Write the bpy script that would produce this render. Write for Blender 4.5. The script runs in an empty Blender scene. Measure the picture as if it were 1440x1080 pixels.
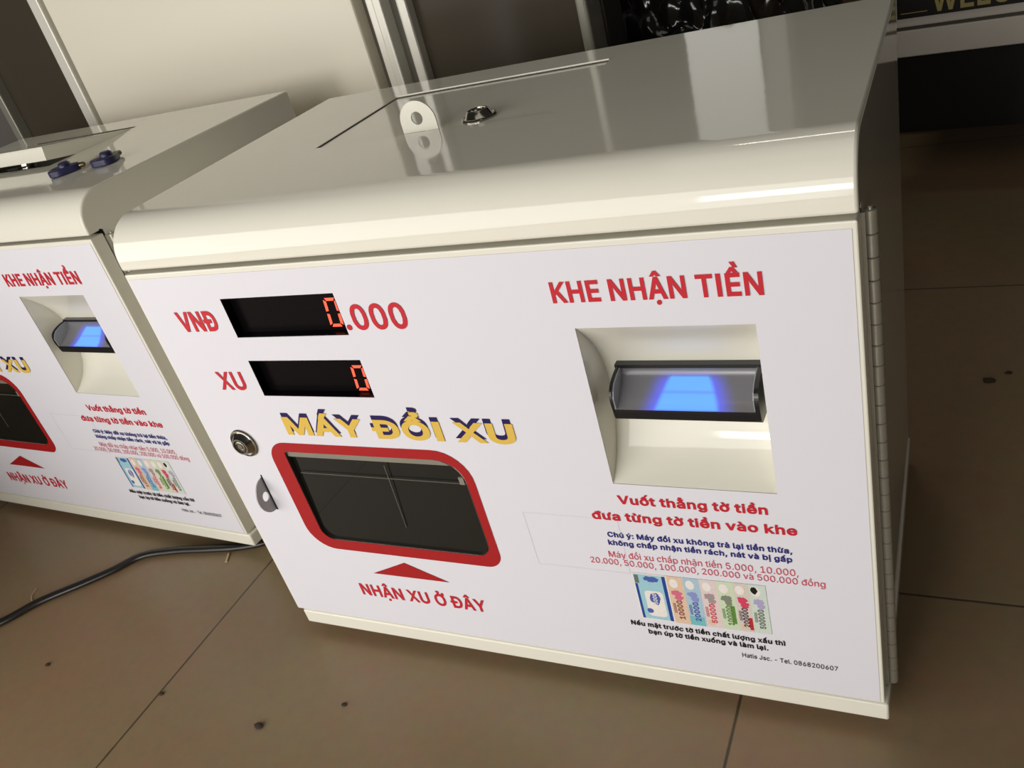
import bpy, bmesh, math, random
from mathutils import Vector, Matrix, noise
from mathutils.geometry import delaunay_2d_cdt

SC = bpy.context.scene
COL = SC.collection
ZF = 0.0292            # height of the door's lower edge above the floor (z = 0)

# ------------------------------------------------------------------ camera
cam_data = bpy.data.cameras.new('camera')
cam_data.lens = 1214.8156 * 36.0 / 1440.0
cam_data.sensor_width = 36.0
cam_data.clip_start = 0.02
cam_data.clip_end = 60
cam = bpy.data.objects.new('camera', cam_data)
COL.objects.link(cam)
RX = Vector((0.8872906825756693, 0.38820673317681764, -0.249019631616838))
RY = Vector((0.0066461141516072735, -0.5506321132401456, -0.8347215733616657))
RZ = Vector((-0.4611627411024072, 0.7389856616909923, -0.491150809868048))
M4 = Matrix.Identity(4)
for i in range(3):
    M4[i][0] = RX[i]; M4[i][1] = -RY[i]; M4[i][2] = -RZ[i]
M4[0][3], M4[1][3], M4[2][3] = 0.54216, -0.39923, 0.51551 + ZF
cam.matrix_world = M4
SC.camera = cam

# ------------------------------------------------------------------ world, lights, exposure
SC.view_settings.view_transform = 'Standard'
SC.view_settings.look = 'None'
SC.view_settings.exposure = 0.0
SC.view_settings.gamma = 1.0
SC.view_settings.use_curve_mapping = False
world = bpy.data.worlds.new('World'); SC.world = world
world.use_nodes = True
bg = world.node_tree.nodes['Background']
bg.inputs[0].default_value = (1.0, 0.93, 0.80, 1)
bg.inputs[1].default_value = 0.032


def area(name, loc, target, sx, sy, power, color):
    d = bpy.data.lights.new(name, 'AREA')
    d.shape = 'RECTANGLE'; d.size = sx; d.size_y = sy
    d.energy = power; d.color = color
    o = bpy.data.objects.new(name, d)
    o.location = loc
    o.rotation_euler = (Vector(target) - Vector(loc)).to_track_quat('-Z', 'Y').to_euler()
    COL.objects.link(o)
    return o


# bright part of the open shop front behind the photographer
area('shop_front_bright', (0.17, -1.65, 0.60), (0.25, 0, 0.40), 0.36, 0.32, 3.8, (1.0, 0.97, 0.92))
# the wider lit shop front to the left
area('shop_front_left', (-0.52, -1.20, 0.52), (0.0, 0.1, 0.12), 1.9, 0.98, 21.5, (1.0, 0.968, 0.925))
# and what shows of it to the right
area('shop_front_right', (0.85, -2.2, 0.75), (0.6, 0.5, 0.25), 0.5, 0.6, 6, (1.0, 0.965, 0.90))
# ceiling light over the aisle and a fluorescent tube further back
area('ceiling_panel', (0.40, -0.1, 2.7), (0.40, 0.1, 0), 1.4, 1.4, 3.8, (1.0, 0.95, 0.84))
area('ceiling_tube', (-0.05, 1.45, 2.7), (-0.05, 1.45, 0), 0.60, 0.12, 3, (1.0, 0.95, 0.85))

area('added_reflection_light', (0.188, 1.10, 0.80), (0.188, 0, 0.80), 0.12, 0.50, 0.14, (1.0, 0.97, 0.90))  # unseen area light added for the bright patch mirrored in the machine's top

# ------------------------------------------------------------------ materials


def srgb(r, g, b):
    def f(c):
        c /= 255.0
        return c / 12.92 if c <= 0.04045 else ((c + 0.055) / 1.055) ** 2.4
    return (f(r), f(g), f(b), 1.0)


def mat(name, col, rough=0.4, metal=0.0, spec=0.5, emit=None, estr=0.0, noise_amt=0.0, noise_scale=40.0,
        bump=0.0, bump_scale=60.0, coat=0.0, trans=0.0, rough_var=0.0):
    m = bpy.data.materials.new(name); m.use_nodes = True
    nt = m.node_tree; b = nt.nodes['Principled BSDF']
    b.inputs['Base Color'].default_value = col
    b.inputs['Roughness'].default_value = rough
    b.inputs['Metallic'].default_value = metal
    b.inputs['Specular IOR Level'].default_value = spec
    b.inputs['Coat Weight'].default_value = coat
    b.inputs['Coat Roughness'].default_value = 0.03
    b.inputs['Transmission Weight'].default_value = trans
    if emit:
        b.inputs['Emission Color'].default_value = emit
        b.inputs['Emission Strength'].default_value = estr
    if noise_amt or bump or rough_var:
        tc = nt.nodes.new('ShaderNodeTexCoord')
    if noise_amt:
        n = nt.nodes.new('ShaderNodeTexNoise'); n.inputs['Scale'].default_value = noise_scale
        n.inputs['Detail'].default_value = 4
        nt.links.new(tc.outputs['Object'], n.inputs['Vector'])
        mx = nt.nodes.new('ShaderNodeMix'); mx.data_type = 'RGBA'
        mx.inputs[6].default_value = tuple(c * (1 - noise_amt) for c in col[:3]) + (1,)
        mx.inputs[7].default_value = tuple(min(1, c * (1 + noise_amt)) for c in col[:3]) + (1,)
        nt.links.new(n.outputs['Fac'], mx.inputs[0])
        nt.links.new(mx.outputs[2], b.inputs['Base Color'])
    if rough_var:
        n3 = nt.nodes.new('ShaderNodeTexNoise'); n3.inputs['Scale'].default_value = 9
        nt.links.new(tc.outputs['Object'], n3.inputs['Vector'])
        mr = nt.nodes.new('ShaderNodeMapRange')
        mr.inputs['To Min'].default_value = rough - rough_var; mr.inputs['To Max'].default_value = rough + rough_var
        nt.links.new(n3.outputs['Fac'], mr.inputs['Value'])
        nt.links.new(mr.outputs['Result'], b.inputs['Roughness'])
    if bump:
        n2 = nt.nodes.new('ShaderNodeTexNoise'); n2.inputs['Scale'].default_value = bump_scale
        nt.links.new(tc.outputs['Object'], n2.inputs['Vector'])
        bp = nt.nodes.new('ShaderNodeBump'); bp.inputs['Strength'].default_value = bump
        bp.inputs['Distance'].default_value = 0.001
        nt.links.new(n2.outputs['Fac'], bp.inputs['Height'])
        nt.links.new(bp.outputs['Normal'], b.inputs['Normal'])
    return m


M = {}
M['paint'] = mat('white_gloss_paint', (0.83, 0.81, 0.705, 1), rough=0.07, spec=0.5, noise_amt=0.015, bump=0.06, bump_scale=55)
M['sheet'] = mat('printed_vinyl_white', (0.77, 0.76, 0.82, 1), rough=0.33, spec=0.35, noise_amt=0.01)
M['red'] = mat('print_red', srgb(200, 38, 52), rough=0.35, spec=0.35, noise_amt=0.02)
M['frame_red'] = mat('frame_red', srgb(168, 30, 34), rough=0.3, spec=0.4, noise_amt=0.02)
M['soft_red'] = mat('print_soft_red', srgb(206, 70, 92), rough=0.35, spec=0.35, noise_amt=0.02)
M['navy'] = mat('print_navy', srgb(36, 24, 84), rough=0.35, spec=0.35, noise_amt=0.02)
M['blue_ink'] = mat('print_blue', srgb(40, 42, 122), rough=0.35, spec=0.35, noise_amt=0.02)
M['yellow'] = mat('print_yellow', srgb(224, 188, 86), rough=0.35, spec=0.35, noise_amt=0.02)
M['black_ink'] = mat('print_black', srgb(24, 20, 22), rough=0.35, spec=0.35, noise_amt=0.02)
M['black_plastic'] = mat('black_plastic', (0.012, 0.012, 0.014, 1), rough=0.28, noise_amt=0.1)
M['black_glass'] = mat('display_glass_black', (0.004, 0.003, 0.0035, 1), rough=0.25, spec=0.06, noise_amt=0.05)
M['led'] = mat('led_red', (0.5, 0.05, 0.02, 1), rough=0.4, emit=(1.0, 0.085, 0.04, 1), estr=1.5, noise_amt=0.05)
M['chrome'] = mat('lock_nickel', (0.42, 0.40, 0.35, 1), rough=0.16, metal=1.0, noise_amt=0.06, noise_scale=200)
M['lock_dark'] = mat('lock_gap_dark', (0.02, 0.02, 0.018, 1), rough=0.4, noise_amt=0.1)
M['steel'] = mat('hinge_steel', (0.50, 0.49, 0.42, 1), rough=0.32, metal=0.6, noise_amt=0.1, noise_scale=300)
M['tab_grey'] = mat('pull_tab_steel', (0.36, 0.35, 0.35, 1), rough=0.45, metal=0.2, noise_amt=0.05, noise_scale=400)
M['tray_grey'] = mat('tray_sheet_metal', (0.30, 0.29, 0.24, 1), rough=0.3, metal=0.3, noise_amt=0.1)
M['tray_dark'] = mat('tray_dark', (0.035, 0.033, 0.028, 1), rough=0.4, noise_amt=0.2)
M['acrylic'] = mat('smoked_acrylic', (0.010, 0.010, 0.008, 1), rough=0.03, spec=0.42, noise_amt=0.25, noise_scale=22, bump=0.02, bump_scale=16)
M['seam'] = mat('acrylic_seam', (0.16, 0.155, 0.125, 1), rough=0.3, noise_amt=0.3, noise_scale=200)
M['rubber'] = mat('rubber_foot', (0.02, 0.02, 0.02, 1), rough=0.7, noise_amt=0.1)
M['cord'] = mat('cord_pvc', (0.016, 0.014, 0.012, 1), rough=0.30, noise_amt=0.1)
M['key_blue'] = mat('key_head_blue', srgb(38, 38, 78), rough=0.4, noise_amt=0.1, noise_scale=120)
M['brass'] = mat('key_brass', (0.20, 0.16, 0.09, 1), rough=0.4, metal=1.0, noise_amt=0.08)
M['cream'] = mat('door_panel_cream', (0.87, 0.82, 0.69, 1), rough=0.35, noise_amt=0.015, noise_scale=5)
M['alu'] = mat('frame_aluminium', (0.80, 0.78, 0.70, 1), rough=0.3, metal=0.15, noise_amt=0.03)
M['alu_dark'] = mat('frame_groove', (0.11, 0.10, 0.08, 1), rough=0.4, noise_amt=0.05)
M['pane_dark'] = mat('tinted_glass_brown', (0.060, 0.050, 0.036, 1), rough=0.2, spec=0.12, noise_amt=0.08, noise_scale=3)
M['pane_grey'] = mat('tinted_glass_grey', (0.13, 0.12, 0.11, 1), rough=0.2, spec=0.4, noise_amt=0.08, noise_scale=3)
M['back_dark'] = mat('shop_back_wall', (0.030, 0.026, 0.021, 1), rough=0.7, noise_amt=0.2, noise_scale=4)
M['bag'] = mat('black_bin_bag', (0.010, 0.010, 0.010, 1), rough=0.13, spec=0.8, bump=0.9, bump_scale=26, noise_amt=0.1)
M['counter'] = mat('counter_white', (0.88, 0.83, 0.75, 1), rough=0.35, noise_amt=0.03, noise_scale=12)
M['sign_black'] = mat('sign_black', (0.012, 0.011, 0.009, 1), rough=0.4, noise_amt=0.1)
M['gold'] = mat('sign_gold', srgb(190, 176, 110), rough=0.4, noise_amt=0.1)
M['straw'] = mat('straw', srgb(190, 170, 130), rough=0.6, noise_amt=0.1)
M['crumb'] = mat('dirt_crumb', srgb(52, 38, 26), rough=0.8, noise_amt=0.2)
M['pillar'] = mat('pillar_plaster', (0.82, 0.80, 0.74, 1), rough=0.5, noise_amt=0.05, noise_scale=6)
M['tape'] = mat('clear_tape_edge', (0.72, 0.71, 0.765, 1), rough=0.2, noise_amt=0.01)


def floor_material():
    m = bpy.data.materials.new('floor_tiles'); m.use_nodes = True
    nt = m.node_tree; b = nt.nodes['Principled BSDF']; N = nt.nodes.new; Lk = nt.links.new
    tc = N('ShaderNodeTexCoord'); sep = N('ShaderNodeSeparateXYZ'); Lk(tc.outputs['Object'], sep.inputs[0])
    T = 0.508

    def grout(out, off):
        a = N('ShaderNodeMath'); a.operation = 'SUBTRACT'; a.inputs[1].default_value = off; Lk(out, a.inputs[0])
        w = N('ShaderNodeMath'); w.operation = 'DIVIDE'; w.inputs[1].default_value = T; Lk(a.outputs[0], w.inputs[0])
        r = N('ShaderNodeMath'); r.operation = 'ROUND'; Lk(w.outputs[0], r.inputs[0])
        d = N('ShaderNodeMath'); d.operation = 'SUBTRACT'; Lk(w.outputs[0], d.inputs[0]); Lk(r.outputs[0], d.inputs[1])
        e = N('ShaderNodeMath'); e.operation = 'ABSOLUTE'; Lk(d.outputs[0], e.inputs[0])
        return e.outputs[0]
    gx = grout(sep.outputs[0], 0.4005); gy = grout(sep.outputs[1], 0.1285)
    mn = N('ShaderNodeMath'); mn.operation = 'MINIMUM'; Lk(gx, mn.inputs[0]); Lk(gy, mn.inputs[1])
    ng = N('ShaderNodeTexNoise'); ng.inputs['Scale'].default_value = 70; Lk(tc.outputs['Object'], ng.inputs['Vector'])
    mr = N('ShaderNodeMapRange'); mr.inputs['From Min'].default_value = 0.0012; mr.inputs['From Max'].default_value = 0.0030
    ad = N('ShaderNodeMath'); ad.operation = 'MULTIPLY_ADD'; ad.inputs[1].default_value = -0.0016; Lk(ng.outputs['Fac'], ad.inputs[0]); Lk(mn.outputs[0], ad.inputs[2])
    ad2 = N('ShaderNodeMath'); ad2.operation = 'ADD'; ad2.inputs[1].default_value = 0.0008; Lk(ad.outputs[0], ad2.inputs[0])
    Lk(ad2.outputs[0], mr.inputs['Value'])
    n1 = N('ShaderNodeTexNoise'); n1.inputs['Scale'].default_value = 5.5; n1.inputs['Detail'].default_value = 3; Lk(tc.outputs['Object'], n1.inputs['Vector'])
    n2 = N('ShaderNodeTexNoise'); n2.inputs['Scale'].default_value = 90; n2.inputs['Detail'].default_value = 5; Lk(tc.outputs['Object'], n2.inputs['Vector'])
    cr = N('ShaderNodeValToRGB'); e = cr.color_ramp.elements
    e[0].position = 0.36; e[0].color = (0.305, 0.195, 0.112, 1); e[1].position = 0.62; e[1].color = (0.275, 0.205, 0.114, 1)
    Lk(n1.outputs['Fac'], cr.inputs[0])
    mx = N('ShaderNodeMix'); mx.data_type = 'RGBA'; mx.blend_type = 'MULTIPLY'; mx.inputs[0].default_value = 0.25
    Lk(cr.outputs[0], mx.inputs[6]); Lk(n2.outputs['Color'], mx.inputs[7])
    mg = N('ShaderNodeMix'); mg.data_type = 'RGBA'
    mg.inputs[6].default_value = (0.075, 0.055, 0.035, 1); Lk(mx.outputs[2], mg.inputs[7]); Lk(mr.outputs['Result'], mg.inputs[0])
    Lk(mg.outputs[2], b.inputs['Base Color'])
    b.inputs['Roughness'].default_value = 0.30
    b.inputs['Specular IOR Level'].default_value = 0.35
    bp = N('ShaderNodeBump'); bp.inputs['Strength'].default_value = 0.25; bp.inputs['Distance'].default_value = 0.001
    Lk(mr.outputs['Result'], bp.inputs['Height']); Lk(bp.outputs['Normal'], b.inputs['Normal'])
    return m


M['floor'] = floor_material()


def channel_material():
    """Grey translucent note channel; the note-path lamp behind its middle glows blue."""
    m = bpy.data.materials.new('note_channel_lit'); m.use_nodes = True
    nt = m.node_tree; b = nt.nodes['Principled BSDF']; N = nt.nodes.new; Lk = nt.links.new
    b.inputs['Base Color'].default_value = (0.17, 0.17, 0.182, 1)
    b.inputs['Roughness'].default_value = 0.22
    tc = N('ShaderNodeTexCoord'); sep = N('ShaderNodeSeparateXYZ'); Lk(tc.outputs['Object'], sep.inputs[0])

    def math_(op, a, bb, c=None):
        n = N('ShaderNodeMath'); n.operation = op
        for i, v in enumerate((a, bb, c)):
            if v is None: continue
            if hasattr(v, 'links') or hasattr(v, 'is_linked'): Lk(v, n.inputs[i])
            else: n.inputs[i].default_value = v
        return n.outputs[0]

    def ss(v, lo, hi):
        n = N('ShaderNodeMapRange'); n.interpolation_type = 'SMOOTHSTEP'
        n.inputs['From Min'].default_value = lo; n.inputs['From Max'].default_value = hi
        Lk(v, n.inputs['Value']); return n.outputs['Result']
    x = math_('ABSOLUTE', math_('SUBTRACT', sep.outputs[0], 0.4000), None)
    z = sep.outputs[2]
    zr = math_('SUBTRACT', z, ZF + 0.2303)                                   # height above the channel's lip
    hw = math_('MULTIPLY_ADD', zr, -0.54, 0.0184)                            # half width of the lit pad
    dx = math_('SUBTRACT', x, hw)
    core_x = ss(dx, 0.0024, -0.0014)
    core = math_('MULTIPLY', core_x, math_('MULTIPLY', ss(zr, -0.0004, 0.0008), ss(zr, 0.0140, 0.0118)))
    # the dark seam across the lit pad
    seam = math_('ABSOLUTE', math_('SUBTRACT', zr, 0.0062), None)
    core = math_('MULTIPLY', core, math_('MULTIPLY_ADD', ss(seam, 0.0, 0.0010), 0.35, 0.65))
    halo = math_('MULTIPLY', ss(dx, 0.0150, -0.001), ss(zr, 0.0180, 0.0095))
    halo = math_('POWER', halo, 1.6)
    mixc = N('ShaderNodeMix'); mixc.data_type = 'RGBA'
    mixc.inputs[6].default_value = (0.010, 0.035, 0.85, 1); mixc.inputs[7].default_value = (0.025, 0.34, 1.0, 1)
    Lk(core, mixc.inputs[0]); Lk(mixc.outputs[2], b.inputs['Emission Color'])
    tot = math_('MAXIMUM', core, math_('MULTIPLY', halo, 0.95))
    Lk(tot, b.inputs['Emission Strength'])
    return m


M['channel'] = channel_material()

# ------------------------------------------------------------------ mesh helpers


class MB:
    """Collects polygons and links them as one mesh object."""

    def __init__(self):
        self.v = []; self.f = []; self.mi = []; self.m = 0

    def add(self, verts, faces):
        o = len(self.v)
        self.v += [tuple(p) for p in verts]
        for f in faces:
            self.f.append([o + i for i in f]); self.mi.append(self.m)

    def box(self, x0, x1, y0, y1, z0, z1):
        v = [(x, y, z) for z in (z0, z1) for y in (y0, y1) for x in (x0, x1)]
        self.add(v, [(0, 2, 3, 1), (4, 5, 7, 6), (0, 1, 5, 4), (2, 6, 7, 3), (0, 4, 6, 2), (1, 3, 7, 5)])

    def grid(self, rows, closed=False):
        n = len(rows[0]); v = [p for r in rows for p in r]; f = []
        for i in range(len(rows) - 1):
            for j in range(n if closed else n - 1):
                k = (j + 1) % n
                f.append((i * n + j, i * n + k, (i + 1) * n + k, (i + 1) * n + j))
        self.add(v, f)

    def lathe(self, prof, origin, axis='z', n=40):
        rows = []
        for r, h in prof:
            row = []
            for j in range(n):
                a = 2 * math.pi * j / n
                p = (r * math.cos(a), r * math.sin(a), h)
                if axis == '-y': p = (p[0], -h, p[1])
                elif axis == 'x': p = (h, p[0], p[1])
                row.append((origin[0] + p[0], origin[1] + p[1], origin[2] + p[2]))
            rows.append(row)
        self.grid(rows, True)
        if prof[-1][0] > 1e-6: self.add(rows[-1], [list(range(n))])
        if prof[0][0] > 1e-6: self.add(rows[0], [list(range(n))[::-1]])

    def tube(self, pts, r, n=10):
        pts = [Vector(p) for p in pts]; rows = []
        for i, p in enumerate(pts):
            t = (pts[min(i + 1, len(pts) - 1)] - pts[max(i - 1, 0)]).normalized()
            up = Vector((0, 0, 1)) if abs(t.z) < 0.9 else Vector((1, 0, 0))
            a = t.cross(up).normalized(); b = a.cross(t)
            rr = r if isinstance(r, tuple) else (r, r)
            rows.append([p + a * rr[0] * math.cos(2 * math.pi * j / n) + b * rr[1] * math.sin(2 * math.pi * j / n) for j in range(n)])
        self.grid(rows, True)
        self.add(rows[0], [list(range(n))[::-1]]); self.add(rows[-1], [list(range(n))])

    def flat(self, loops, to3):
        """Filled polygon with holes, mapped to 3D by to3(u, v)."""
        us = [p[0] for l in loops for p in l]; ws = [p[1] for l in loops for p in l]
        k = 100.0 / max(max(us) - min(us), max(ws) - min(ws)); u0, w0 = min(us), min(ws)
        allp = [p for l in loops for p in l]
        vin = [Vector(((p[0] - u0) * k, (p[1] - w0) * k)) for p in allp]
        fin = []; o = 0
        for l in loops: fin.append(list(range(o, o + len(l)))); o += len(l)
        ov, _, of, _, _, _ = delaunay_2d_cdt(vin, [], fin, 2, 1e-4)
        self.add([to3(p.x / k + u0, p.y / k + w0) for p in ov], of)

    def slab(self, loops, to3a, to3b):
        self.flat(loops, to3a)
        o = len(self.f)
        self.flat(loops, to3b)
        for l in loops:
            n = len(l)
            v = [to3a(*p) for p in l] + [to3b(*p) for p in l]
            self.add(v, [(i, (i + 1) % n, n + (i + 1) % n, n + i) for i in range(n)])

    def build(self, name, material, parent=None, smooth=None, bevel=0.0, segs=2, weld=True):
        me = bpy.data.meshes.new(name)
        me.from_pydata(self.v, [], self.f)
        mats = material if isinstance(material, list) else [material]
        for m in mats: me.materials.append(m)
        for p, i in zip(me.polygons, self.mi): p.material_index = i
        bm = bmesh.new(); bm.from_mesh(me)
        if weld: bmesh.ops.remove_doubles(bm, verts=bm.verts, dist=1e-6)
        bmesh.ops.recalc_face_normals(bm, faces=bm.faces)
        if smooth is not None:
            for f in bm.faces: f.smooth = True
            for e in bm.edges:
                if len(e.link_faces) == 2 and e.calc_face_angle(0) > math.radians(smooth): e.smooth = False
        bm.to_mesh(me); bm.free()
        o = bpy.data.objects.new(name, me); COL.objects.link(o)
        if parent: o.parent = parent
        if bevel:
            b = o.modifiers.new('bevel', 'BEVEL'); b.width = bevel; b.segments = segs
            b.limit_method = 'ANGLE'; b.angle_limit = math.radians(50)
        return o


def rrect(x0, x1, z0, z1, r, n=6):
    """Rounded rectangle outline; r may be one radius or (bl, br, tr, tl)."""
    rs = r if isinstance(r, (tuple, list)) else (r,) * 4
    out = []
    for (cx, cz, a0, rr) in ((x0, z0, 180, rs[0]), (x1, z0, 270, rs[1]), (x1, z1, 0, rs[2]), (x0, z1, 90, rs[3])):
        sx = 1 if cx == x0 else -1; sz = 1 if cz == z0 else -1
        if rr <= 0: out.append((cx, cz)); continue
        for k in range(n + 1):
            a = math.radians(a0 + 90 * k / n)
            out.append((cx + sx * rr + rr * math.cos(a), cz + sz * rr + rr * math.sin(a)))
    return out


def rect(x0, x1, z0, z1):
    return [(x0, z0), (x1, z0), (x1, z1), (x0, z1)]


def empty(name, loc, rz=0.0):
    o = bpy.data.objects.new(name, None); o.location = loc; o.rotation_euler = (0, 0, rz)
    o.empty_display_size = 0.05; COL.objects.link(o); return o


def tag(o, label=None, cat=None, group=None, kind=None):
    if label: o['label'] = label
    if cat: o['category'] = cat
    if group: o['group'] = group
    if kind: o['kind'] = kind
    return o


def children(o): return [c for c in bpy.data.objects if c.parent == o]


def copy_tree(o, parent=None):
    kids = children(o)
    c = o.copy(); COL.objects.link(c)
    if parent: c.parent = parent
    for k in kids: copy_tree(k, c)
    return c


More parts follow.
